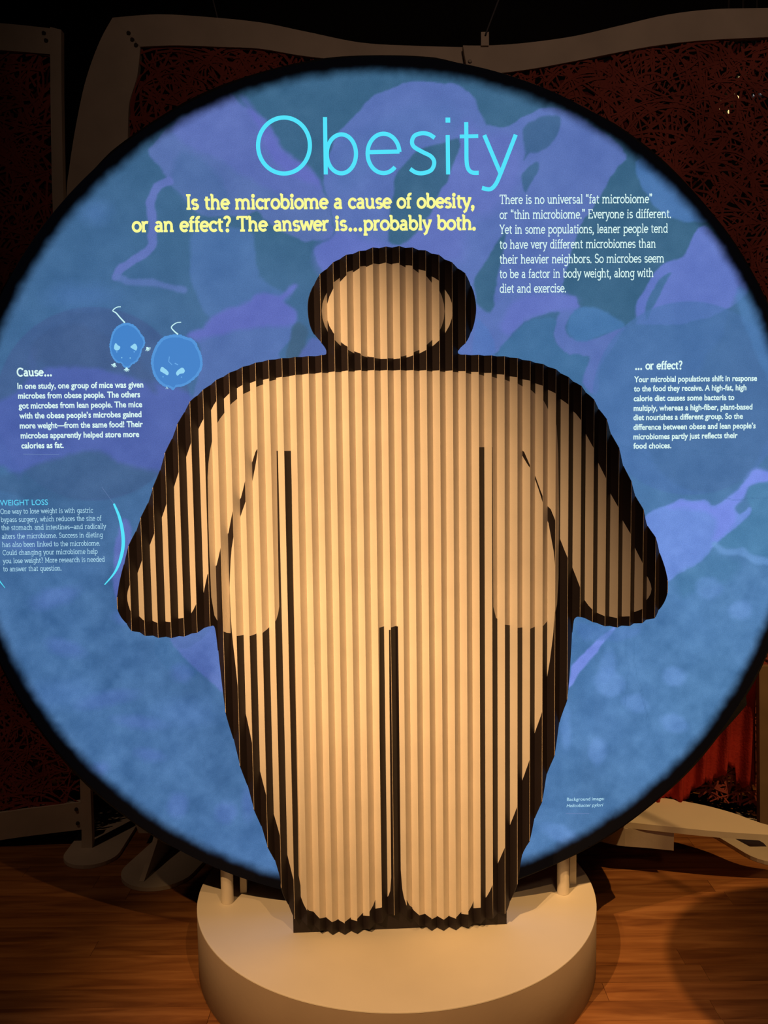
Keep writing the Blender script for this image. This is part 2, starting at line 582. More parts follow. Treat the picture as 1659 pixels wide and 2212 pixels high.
def vnoise(x, y, seed):
    xi, yi = np.floor(x).astype(int), np.floor(y).astype(int)
    fx, fy = x - xi, y - yi
    fx, fy = fx * fx * (3 - 2 * fx), fy * fy * (3 - 2 * fy)

    def h(a, b):
        n = (a * 374761393 + b * 668265263 + seed * 974711) & 0x7fffffff
        n = ((n ^ (n >> 13)) * 1274126177) & 0x7fffffff
        return ((n ^ (n >> 16)) & 0xffff) / 65535.0
    return (h(xi, yi) * (1 - fx) + h(xi + 1, yi) * fx) * (1 - fy) + (h(xi, yi + 1) * (1 - fx) + h(xi + 1, yi + 1) * fx) * fy


def fbm(sc, seed, octv=5):
    t, a, s = 0, 0.5, 0
    for k in range(octv):
        t = t + a * vnoise(UX / sc * 2 ** k + 50, UY / sc * 2 ** k + 50, seed + k)
        s += a
        a *= 0.55
    return t / s


WX = UX + (fbm(30, 91, 3) - 0.5) * 12
WY = UY + (fbm(30, 71, 3) - 0.5) * 12


def sdf(P, X, Y):
    """signed distance to polygon, negative inside"""
    P = np.array(P, float)
    best = np.full(X.shape, 1e9)
    ins = np.zeros(X.shape, bool)
    for i in range(len(P)):
        a, b = P[i], P[(i + 1) % len(P)]
        e = b - a
        t = np.clip(((X - a[0]) * e[0] + (Y - a[1]) * e[1]) / max(e.dot(e), 1e-9), 0, 1)
        best = np.minimum(best, (X - a[0] - t * e[0]) ** 2 + (Y - a[1] - t * e[1]) ** 2)
        if abs(e[1]) > 1e-9:
            ins ^= ((a[1] > Y) != (b[1] > Y)) & (X < e[0] * (Y - a[1]) / e[1] + a[0])
    d = np.sqrt(best)
    return np.where(ins, -d, d)


def sdline(P, X, Y):
    best = np.full(X.shape, 1e9)
    P = np.array(P, float)
    for a, b in zip(P, P[1:]):
        e = b - a
        t = np.clip(((X - a[0]) * e[0] + (Y - a[1]) * e[1]) / e.dot(e), 0, 1)
        best = np.minimum(best, (X - a[0] - t * e[0]) ** 2 + (Y - a[1] - t * e[1]) ** 2)
    return np.sqrt(best)


def hexmix(a, b, t):
    return np.array(a, float)[None, None, :] * (1 - t[..., None]) + np.array(b, float)[None, None, :] * t[..., None]


n1, n2, n3 = fbm(260, 3), fbm(60, 17), fbm(28, 29)
ty = np.clip((UY - 150) / 1700, 0, 1)
img = hexmix((62, 101, 140), (70, 110, 158), np.clip(ty * 1.5, 0, 1))
img = img + (hexmix((0, 0, 0), (12, 17, 18), np.clip((UX - 900) / 600, 0, 1) * np.clip((UY - 700) / 500, 0, 1)))  # brighter towards lower right: uneven backlight mixed into the print colour
img = img + (n1[..., None] - 0.5) * np.array([14, 16, 26]) + (n2[..., None] - 0.5) * np.array([16, 18, 20])


def paint(d, col, soft=4.0, alpha=1.0):
    global img
    a = np.clip(0.5 - d / soft, 0, 1) * alpha
    img = img * (1 - a[..., None]) + (np.array(col, float) + (n2[..., None] - 0.5) * 16) * a[..., None]


def blob(P, col, soft=4, alpha=1.0, smooth=True):
    paint(sdf(catmull(P, True, 3) if smooth else P, WX, WY), col, soft, alpha)


def strand(P, w, col, soft=4, alpha=1.0):
    paint(sdline(catmull(P, False, 4), WX, WY) - w, col, soft, alpha)


def spotp(cx, cy, rx, ry, col, soft=8, alpha=0.6, rot=0.0):
    c, s = math.cos(rot), math.sin(rot)
    X, Y = WX - cx, WY - cy
    r = np.sqrt(((X * c + Y * s) / rx) ** 2 + ((-X * s + Y * c) / ry) ** 2)
    paint((r - 1) * min(rx, ry), col, soft, alpha)


TEAL = (60, 101, 132)
# darker teal ground of the upper half
a = np.clip(1 - (UY - 480) / 320, 0, 1) * np.clip((UX - 250) / 250, 0, 1)
img = img * (1 - a[..., None] * 0.75) + (np.array(TEAL) + (n2[..., None] - 0.5) * 14) * a[..., None] * 0.75
# left groups
blob([(498, 200), (527, 232), (574, 257), (592, 294), (611, 323), (647, 351), (676, 373), (694, 409), (712, 438), (719, 482), (712, 514), (661, 521), (625, 511), (585, 485), (553, 453),
      (520, 471), (488, 467), (437, 464), (404, 438), (372, 402), (343, 355), (321, 323), (372, 270), (437, 225)], (88, 113, 172))
blob([(498, 200), (527, 232), (574, 257), (592, 294), (611, 323), (647, 351), (676, 373), (694, 409), (690, 440), (640, 430), (560, 400), (480, 350), (400, 310), (372, 270), (437, 225)], (94, 112, 182), 14, 0.8)
blob([(520, 205), (560, 250), (592, 294), (611, 323), (647, 351), (676, 373), (694, 409), (680, 400), (620, 370), (580, 330), (560, 280)], (100, 108, 192), 14, 0.7)
blob([(385, 330), (430, 340), (470, 380), (500, 440), (490, 465), (437, 464), (404, 438), (372, 402)], (76, 108, 160), 14, 0.7)
blob([(421, 495), (535, 498), (550, 530), (558, 583), (568, 606), (625, 640), (600, 660), (560, 650), (520, 660), (460, 690), (430, 650), (414, 600), (411, 545)], (80, 116, 174), 8, 0.7)
strand([(366, 392), (340, 405), (326, 435), (328, 467), (332, 503), (325, 536), (292, 558), (262, 576), (254, 596)], 9.5, (98, 116, 186), 4, 0.9)
strand([(254, 598), (281, 611), (328, 611), (365, 619), (397, 625)], 7.0, (92, 118, 180), 6, 0.8)
blob([(405, 724), (438, 710), (457, 689), (488, 668), (527, 653), (554, 635), (581, 633), (602, 637), (631, 616), (640, 622), (611, 653), (635, 670), (640, 691), (631, 707), (625, 734),
      (602, 763), (600, 800), (515, 830), (450, 880), (410, 900), (420, 850), (432, 790), (428, 740)], (84, 114, 174), 5)
blob([(405, 724), (438, 710), (457, 689), (488, 668), (527, 653), (554, 635), (581, 633), (602, 637), (631, 616), (640, 622), (611, 653), (635, 670), (640, 691), (631, 705), (580, 706),
      (520, 712), (470, 722), (430, 735)], (98, 108, 192), 12, 0.75)
blob([(640, 700), (665, 712), (660, 743), (648, 775), (618, 775), (624, 735)], (64, 96, 124), 6, 0.8)
blob([(662, 740), (680, 730), (720, 760), (720, 790), (640, 790)], (90, 108, 178), 6, 0.8)
strand([(75, 760), (70, 800), (62, 830)], 9, (84, 104, 178), 10, 0.5)
# text circle and violet field on the left
paint(np.hypot(UX - 200, UY - 872) - 209, (68, 94, 142), 4, 0.75)
blob([(-60, 900), (30, 850), (90, 800), (180, 790), (300, 820), (408, 850), (420, 900), (380, 1000), (338, 1012), (270, 1002), (216, 972), (142, 982), (61, 1009), (40, 1032), (10, 1009), (-60, 960)],
     (80, 100, 174), 12, 0.85)
blob([(160, 700), (280, 760), (335, 830), (330, 850), (270, 800), (100, 790), (70, 740)], (66, 92, 136), 10, 0.6)
blob([(-40, 1040), (61, 1015), (142, 988), (216, 978), (270, 1010), (330, 1020), (300, 1060), (180, 1080), (60, 1075)], (64, 98, 140), 10, 0.7)
blob([(263, 1124), (280, 1130), (285, 1200), (262, 1300), (246, 1285), (246, 1200)], (98, 114, 188), 6, 0.85)
blob([(372, 1372), (381, 1401), (422, 1445), (482, 1495), (500, 1470), (480, 1350), (440, 1345)], (92, 116, 184), 4, 0.9)
blob([(372, 1368), (381, 1401), (420, 1395), (460, 1355), (430, 1350)], (80, 108, 164), 4, 0.6)
# centre and right groups
V1, V2c = (91, 115, 180), (102, 116, 196)
blob([(830, 198), (895, 176), (975, 180), (1015, 200), (1035, 235), (1050, 265), (1080, 276), (1110, 270), (1130, 250), (1180, 234), (1225, 236), (1290, 276), (1355, 330), (1330, 365),
      (1295, 435), (1262, 477), (1238, 537), (1222, 597), (1216, 632), (1246, 642), (1250, 664), (1232, 680), (1220, 705), (1232, 728), (1286, 732), (1334, 712), (1353, 708), (1325, 750),
      (1300, 790), (1284, 850), (1262, 832), (1258, 815), (1275, 776), (1262, 769), (1221, 759), (1198, 728), (1198, 695), (1206, 672), (1134, 695), (1100, 722), (1075, 760), (1000, 770),
      (900, 700), (740, 700), (702, 600), (679, 552), (688, 530), (719, 515), (722, 482), (712, 438), (697, 395), (715, 325), (740, 280), (780, 232)], V1)
blob([(1000, 260), (1050, 290), (1100, 290), (1125, 330), (1120, 400), (1060, 460), (1010, 480), (1000, 560), (940, 560), (870, 530), (900, 470), (950, 380), (985, 330)], (101, 114, 190), 30, 0.6)
blob([(1216, 632), (1246, 642), (1250, 664), (1200, 672), (1134, 692), (1100, 720), (1080, 700), (1110, 650), (1160, 636)], V2c, 14, 0.7)
blob([(720, 500), (800, 520), (840, 540), (760, 600), (700, 600), (679, 552)], (100, 114, 194), 24, 0.7)
blob([(760, 300), (860, 240), (960, 220), (1000, 260), (960, 300), (880, 320), (800, 380), (740, 420), (720, 360)], (88, 116, 178), 30, 0.6)
blob([(995, 298), (960, 308), (910, 325), (868, 358), (850, 400), (845, 450), (838, 520), (862, 530), (885, 515), (925, 465), (960, 400), (985, 340)], TEAL, 5, 0.95)
blob([(1092, 500), (1075, 522), (1050, 560), (1022, 606), (1028, 640), (1034, 664), (1060, 674), (1066, 650), (1078, 590)], TEAL, 5, 0.95)
blob([(1210, 250), (1205, 285), (1191, 311), (1163, 332), (1140, 330), (1130, 345), (1133, 300), (1133, 279), (1150, 262), (1180, 252)], (64, 100, 140), 5, 0.9)
blob([(1160, 350), (1161, 374), (1148, 395), (1136, 416), (1128, 380), (1140, 358)], (62, 100, 138), 4, 0.9)
blob([(1353, 345), (1373, 354), (1389, 406), (1429, 458), (1469, 480), (1500, 478), (1505, 510), (1475, 556), (1429, 577), (1397, 616), (1377, 648), (1373, 700), (1340, 700), (1300, 668),
      (1255, 664), (1240, 640), (1222, 630), (1222, 597), (1238, 537), (1262, 477), (1295, 435), (1330, 365)], TEAL, 4, 0.8)
blob([(1373, 350), (1389, 406), (1429, 458), (1469, 477), (1530, 478), (1500, 400), (1430, 340)], (76, 118, 172), 5)
blob([(1520, 490), (1493, 525), (1473, 557), (1429, 577), (1397, 616), (1377, 648), (1371, 696), (1390, 700), (1480, 700), (1576, 664), (1616, 620), (1580, 540)], (98, 120, 194), 4)
blob([(1449, 590), (1429, 630), (1399, 688), (1393, 675), (1403, 640), (1425, 605)], (70, 110, 155), 4)
blob([(1232, 678), (1260, 664), (1300, 668), (1330, 688), (1350, 706), (1286, 730), (1254, 736), (1224, 716)], (74, 120, 172), 6, 0.9)
blob([(1130, 700), (1195, 690), (1196, 728), (1221, 759), (1262, 769), (1270, 780), (1250, 830), (1180, 790), (1075, 770)], (66, 110, 154), 5, 0.95)
blob([(1030, 690), (1060, 720), (1068, 770), (1020, 770)], (84, 118, 184), 5, 0.8)
# text circle on the right
paint(np.hypot(UX - 1489, UY - 860) - 209, (78, 116, 172), 3.5, 0.72)
blob([(1588, 640), (1570, 690), (1552, 735), (1524, 770), (1505, 830), (1440, 880), (1380, 900), (1420, 1010), (1500, 1060), (1600, 1040), (1680, 900), (1680, 720), (1625, 640)], (72, 110, 156), 10, 0.55)
blob([(1590, 640), (1612, 625), (1680, 740), (1680, 900), (1650, 800), (1620, 730)], (80, 126, 180), 8, 0.6)
# lower right
blob([(1634, 1015), (1608, 1041), (1589, 1060), (1545, 1095), (1516, 1079), (1472, 1081), (1428, 1095), (1390, 1120), (1380, 1150), (1430, 1230), (1442, 1255), (1463, 1244), (1497, 1222), (1535, 1187),
      (1567, 1158), (1599, 1133), (1622, 1104), (1614, 1098), (1599, 1113), (1587, 1098), (1598, 1080), (1627, 1047), (1680, 1044), (1680, 1026)], (108, 142, 216), 4)
blob([(1634, 1012), (1608, 1041), (1589, 1060), (1545, 1097), (1516, 1081), (1472, 1083), (1440, 1095), (1500, 1100), (1550, 1125), (1540, 1170), (1590, 1130), (1587, 1098), (1598, 1080), (1627, 1047), (1680, 1044), (1680, 1026)],
     (122, 142, 232), 12, 0.8)
blob([(1627, 1050), (1680, 1050), (1680, 1195), (1637, 1200), (1600, 1185), (1567, 1185), (1550, 1175), (1567, 1158), (1599, 1133), (1622, 1104), (1610, 1075)], (78, 130, 172), 5, 0.85)
strand([(1545, 1177), (1567, 1193), (1605, 1191), (1637, 1209), (1680, 1216)], 7, (106, 152, 208), 6, 0.8)
blob([(1463, 1246), (1497, 1224), (1535, 1190), (1560, 1200), (1600, 1215), (1580, 1250), (1500, 1280), (1470, 1290)], (74, 124, 166), 16, 0.6)
blob([(1330, 1350), (1295, 1380), (1263, 1408), (1235, 1440), (1225, 1490), (1247, 1462), (1273, 1427), (1297, 1399), (1322, 1368)], (122, 146, 228), 4)
blob([(1243, 1345), (1300, 1356), (1370, 1356), (1390, 1350), (1370, 1375), (1330, 1388), (1290, 1382), (1255, 1378)], (84, 124, 184), 8, 0.6)
for s_ in ((1310, 1440, 18, 34, 0.2), (1315, 1475, 34, 30, 0.4), (1455, 1462, 26, 20, 0), (1372, 1520, 28, 18, 0.3), (1456, 1562, 30, 20, 0.4), (1291, 1622, 19, 28, 0.1),
           (1222, 1580, 12, 40, 0), (1380, 1290, 30, 22, 0), (1530, 1270, 30, 24, 0.3), (1600, 1320, 24, 20, 0), (1210, 1800, 40, 18, 0.3)):
    spotp(s_[0], s_[1], s_[2], s_[3], (104, 146, 208), 10, 0.55, s_[4])
for s_ in ((325, 1632, 30, 13, 0.2), (383, 1738, 23, 27, 0.4), (488, 1756, 22, 24, 0.5), (215, 1660, 18, 14, 0), (535, 1735, 12, 30, 0), (230, 1510, 60, 16, -0.2), (300, 1560, 50, 14, 0.1), (395, 1455, 22, 18, 0), (120, 1290, 50, 20, -0.3),
           (60, 1170, 60, 22, 0), (270, 1330, 26, 18, 0), (140, 1400, 40, 18, 0.3)):
    spotp(s_[0], s_[1], s_[2], s_[3], (88, 116, 188), 14, 0.45, s_[4])
for s_ in ((205, 460, 30, 22), (400, 1540, 60, 30), (130, 1500, 70, 30), (180, 640, 70, 26)):
    spotp(s_[0], s_[1], s_[2], s_[3], (84, 124, 182), 30, 0.5)
for P_ in ([(1352, 1372), (1356, 1440), (1352, 1500), (1350, 1530)], [(1368, 1372), (1372, 1440), (1392, 1520), (1402, 1590)], [(1374, 1480), (1398, 1540), (1412, 1600)], [(1560, 1078), (1620, 1076), (1680, 1079)],
           [(1110, 935), (1300, 948), (1420, 1000)], [(1500, 975), (1620, 985)]):
    strand(P_, 0.9, (62, 104, 150), 2.5, 0.35)
cl = (fbm(34, 57, 5) - 0.5) * 2
img = img + cl[..., None] * np.array([11, 12, 13]) * np.clip((UY - 1000) / 300, 0.25, 1.0)[..., None]
img = img + (n3[..., None] - 0.5) * np.array([14, 15, 16]) * np.clip((UY - 700) / 400, 0.5, 1.6)[..., None]
# black border, soft inner edge
rad = np.hypot(GX, GZ)
ang = np.arctan2(GZ, GX)
edge_w = 0.042 + 0.010 * np.clip(-GZ / DR, 0, 1) + 0.004 * np.sin(ang * 5 + 1)
t = np.clip((DR - edge_w * 0.50 - rad + (n3 - 0.5) * 0.012) / 0.040, 0, 1)
t = t * t * (3 - 2 * t)
imgl = np.clip(img, 0, 255) / 255.0
imgl = np.where(imgl <= 0.04045, imgl / 12.92, ((imgl + 0.055) / 1.055) ** 2.4)
imgl = imgl * t[..., None] + np.array([0.0006, 0.0007, 0.0012]) * (1 - t[..., None])

ok = rad < DR * 1.0005 + (ax[1] - ax[0]) * 1.5
cell = ok[:-1, :-1] & ok[1:, :-1] & ok[:-1, 1:] & ok[1:, 1:]
used = np.zeros((N, N), bool)
used[:-1, :-1] |= cell
used[1:, :-1] |= cell
used[:-1, 1:] |= cell
used[1:, 1:] |= cell
idx = -np.ones((N, N), int)
idx[used] = np.arange(used.sum())
gx, gz = GX[used], GZ[used]
rr = np.hypot(gx, gz)
sc_ = np.where(rr > DR, DR / np.maximum(rr, 1e-9), 1.0)
co = np.stack([gx * sc_, np.zeros_like(gx), gz * sc_ + DC[2]], 1)
r_, c_ = np.nonzero(cell)
quads = np.stack([idx[r_, c_], idx[r_, c_ + 1], idx[r_ + 1, c_ + 1], idx[r_ + 1, c_]], 1)
me = bpy.data.meshes.new('fabric_face')
me.vertices.add(len(co))
me.vertices.foreach_set('co', co.ravel())
me.loops.add(quads.size)
me.loops.foreach_set('vertex_index', quads.ravel())
me.polygons.add(len(quads))
me.polygons.foreach_set('loop_start', np.arange(0, quads.size, 4))
me.polygons.foreach_set('loop_total', np.full(len(quads), 4))
me.update(calc_edges=True)
me.validate()
at = me.color_attributes.new('print', 'FLOAT_COLOR', 'POINT')
cc = np.ones((len(co), 4))
cc[:, :3] = imgl[used]
at.data.foreach_set('color', cc.ravel())
mf = bpy.data.materials.new('backlit_printed_fabric')
mf.use_nodes = True
nt = mf.node_tree
bs = nt.nodes['Principled BSDF']
bs.inputs['Base Color'].default_value = (0.004, 0.004, 0.006, 1)
bs.inputs['Roughness'].default_value = 0.95
bs.inputs['Specular IOR Level'].default_value = 0.1
an = nt.nodes.new('ShaderNodeAttribute')
an.attribute_name = 'print'
tc = nt.nodes.new('ShaderNodeTexCoord')
nz = nt.nodes.new('ShaderNodeTexNoise')
nz.inputs['Scale'].default_value = 420
nz.inputs['Detail'].default_value = 3
nt.links.new(tc.outputs['Object'], nz.inputs['Vector'])
mr = nt.nodes.new('ShaderNodeMapRange')
mr.inputs[1].default_value = 0.3
mr.inputs[2].default_value = 0.7
mr.inputs[3].default_value = 0.86
mr.inputs[4].default_value = 1.14
nt.links.new(nz.outputs[0], mr.inputs[0])
sv = nt.nodes.new('ShaderNodeVectorMath')
sv.operation = 'SCALE'
nt.links.new(an.outputs['Color'], sv.inputs[0])
nt.links.new(mr.outputs[0], sv.inputs['Scale'])
nt.links.new(sv.outputs[0], bs.inputs['Emission Color'])
bs.inputs['Emission Strength'].default_value = 1.0
me.materials.append(mf)
face = bpy.data.objects.new('fabric_face', me)
COL.objects.link(face)
face.parent = disc
face['label'] = 'blue printed fabric with bacteria shapes and writing'


def ringband(bm, r0, y0, r1, y1, seg=220):
    A = [bm.verts.new((r0 * math.cos(2 * math.pi * i / seg), y0, DC[2] + r0 * math.sin(2 * math.pi * i / seg))) for i in range(seg)]
    B = [bm.verts.new((r1 * math.cos(2 * math.pi * i / seg), y1, DC[2] + r1 * math.sin(2 * math.pi * i / seg))) for i in range(seg)]
    for i in range(seg):
        j = (i + 1) % seg
        bm.faces.new((A[i], A[j], B[j], B[i]))


bump_s, bump_z = DISC.sz(1604, 1517)
bump_a = math.atan2(bump_z, bump_s)


def loose(a):
    """how far the gathered cloth stands out past the hoop at angle a"""
    v = 0.0065 + 0.0015 * math.sin(a * 7) + 0.001 * math.sin(a * 23)
    for lo_, hi_ in ((58, 83), (128, 150), (236, 262)):
        d_ = math.degrees(a) % 360
        if lo_ < d_ < hi_:
            v -= 0.0065 * min(1, (d_ - lo_) / 4, (hi_ - d_) / 4)
    da = (a - bump_a + math.pi) % (2 * math.pi) - math.pi
    if 0 > da > -0.10:
        v += 0.016 * (1 + da / 0.10)
    return v


bm = bmesh.new()
seg = 360
rings = []
for r0, y0, k0 in ((DR - 0.001, 0.0006, 0), (DR, 0.004, 1.0), (DR, 0.075, 1.0), (DR - 0.006, 0.092, 0.5), (0.30, 0.095, 0), (0.001, 0.095, 0)):
    rings.append([bm.verts.new(((r0 + k0 * loose(2 * math.pi * i / seg)) * math.cos(2 * math.pi * i / seg), y0, DC[2] + (r0 + k0 * loose(2 * math.pi * i / seg)) * math.sin(2 * math.pi * i / seg))) for i in range(seg)])
for A_r, B_r in zip(rings, rings[1:]):
    for i in range(seg):
        j = (i + 1) % seg
        bm.faces.new((A_r[i], A_r[j], B_r[j], B_r[i]))
bmesh.ops.recalc_face_normals(bm, faces=bm.faces)
bm_obj('fabric_rim', bm, M['black_fabric'], disc)
bm = bmesh.new()
HR, hr = DR + 0.0015, 0.0032
seg, sg2 = 240, 8
rings = []
for i in range(seg):
    a = 2 * math.pi * i / seg
    rings.append([bm.verts.new(((HR + hr * math.cos(b)) * math.cos(a), 0.010 + hr * math.sin(b), DC[2] + (HR + hr * math.cos(b)) * math.sin(a))) for b in [2 * math.pi * k / sg2 for k in range(sg2)]])
for i in range(seg):
    for k in range(sg2):
        bm.faces.new((rings[i][k], rings[(i + 1) % seg][k], rings[(i + 1) % seg][(k + 1) % sg2], rings[i][(k + 1) % sg2]))
bmesh.ops.recalc_face_normals(bm, faces=bm.faces)
bm_obj('hoop', bm, M['hoop'], disc, smooth=True)['label'] = 'thin metal hoop peeping out past the black cloth edge'
# posts that carry the disc on the plinth
for px, py, off in ((491, 1950, 0.028), (1215, 1925, 0.028)):
    w = on_z(px, py, PZ)
    lx = float(np.dot(w - np.array([DC[0], DC[1], PZ]), DISC.u))
    bm = bmesh.new()
    zt = DC[2] - math.sqrt(max(DR ** 2 - lx ** 2, 0)) + 0.03
    bm_lathe(bm, [(0, PZ + 0.0005), (0.0185, PZ + 0.0005), (0.0185, zt), (0, zt)], 32, lx, 0.058)
    bmesh.ops.recalc_face_normals(bm, faces=bm.faces)
    bm_obj('post', bm, M['post'], disc, smooth=False)
    bm = bmesh.new()
    bm_box(bm, lx + 0.032, lx + 0.052, 0.105, 0.125, PZ + 0.0005, zt + 0.12)
    bmesh.ops.recalc_face_normals(bm, faces=bm.faces)
    bm_obj('rear_post', bm, M['post'], disc)

# ------------------------------------------------------------------ printed writing and pictures on the fabric
INK = {k: mat('ink_' + k, (0.01, 0.01, 0.01), 0.9, emit=lin(c), spec=0.1) for k, c in
       {'cyan': (84, 228, 252), 'yellow': (250, 250, 150), 'white': (218, 248, 244), 'soft_white': (176, 222, 240), 'pale_cyan': (92, 205, 240), 'faint': (104, 130, 180),
        'mouse': (64, 130, 202), 'mouse_edge': (80, 149, 218), 'ear': (148, 214, 244), 'pale_fur': (104, 170, 232), 'paw': (200, 245, 248)}.items()}
LZ = [0.0]


def flat_part(name, polys, ink, lift):
    """polys: list of (verts2 (s, z), faces) in disc plane"""
    vs, fs = [], []
    for v, f in polys:
        b = len(vs)
        vs.extend((p[0], -lift, p[1] + DC[2]) for p in v)
        fs.extend([tuple(b + i for i in q) for q in f])
    return mesh_obj(name, vs, fs, INK[ink], face)


def stroke(P, w, closed=False):
    P = [np.array(p, float) for p in P]
    n = len(P)
    L, R = [], []
    for i in range(n):
        if closed:
            a, c = P[i - 1], P[(i + 1) % n]
        else:
            a, c = P[max(i - 1, 0)], P[min(i + 1, n - 1)]
        t = c - a
        t = t / (np.linalg.norm(t) + 1e-9)
        ww = w[i] if isinstance(w, (list, tuple)) else w
        nn = np.array([-t[1], t[0]]) * ww / 2
        L.append(tuple(P[i] + nn))
        R.append(tuple(P[i] - nn))
    v = L + R
    f = [(n + i, n + i + 1, i + 1, i) for i in range(n - 1)]
    if closed:
        f.append((2 * n - 1, n, 0, n - 1))
    return v, f


def arcp(cx, cy, rx, ry, a0, a1, n=None):
    n = n or max(4, int(abs(a1 - a0) / 18))
    return [(cx + rx * math.cos(math.radians(a0 + (a1 - a0) * k / n)), cy + ry * math.sin(math.radians(a0 + (a1 - a0) * k / n))) for k in range(n + 1)]


# slab letters: l = stroke, s = slab, a = arc, d = dot (units: x-height 50)
def L_(*p): return ('l', p)
def S_(x0, x1, y): return ('s', x0, x1, y)
def A_(*p): return ('a', p)
def D_(x, y): return ('d', x, y)


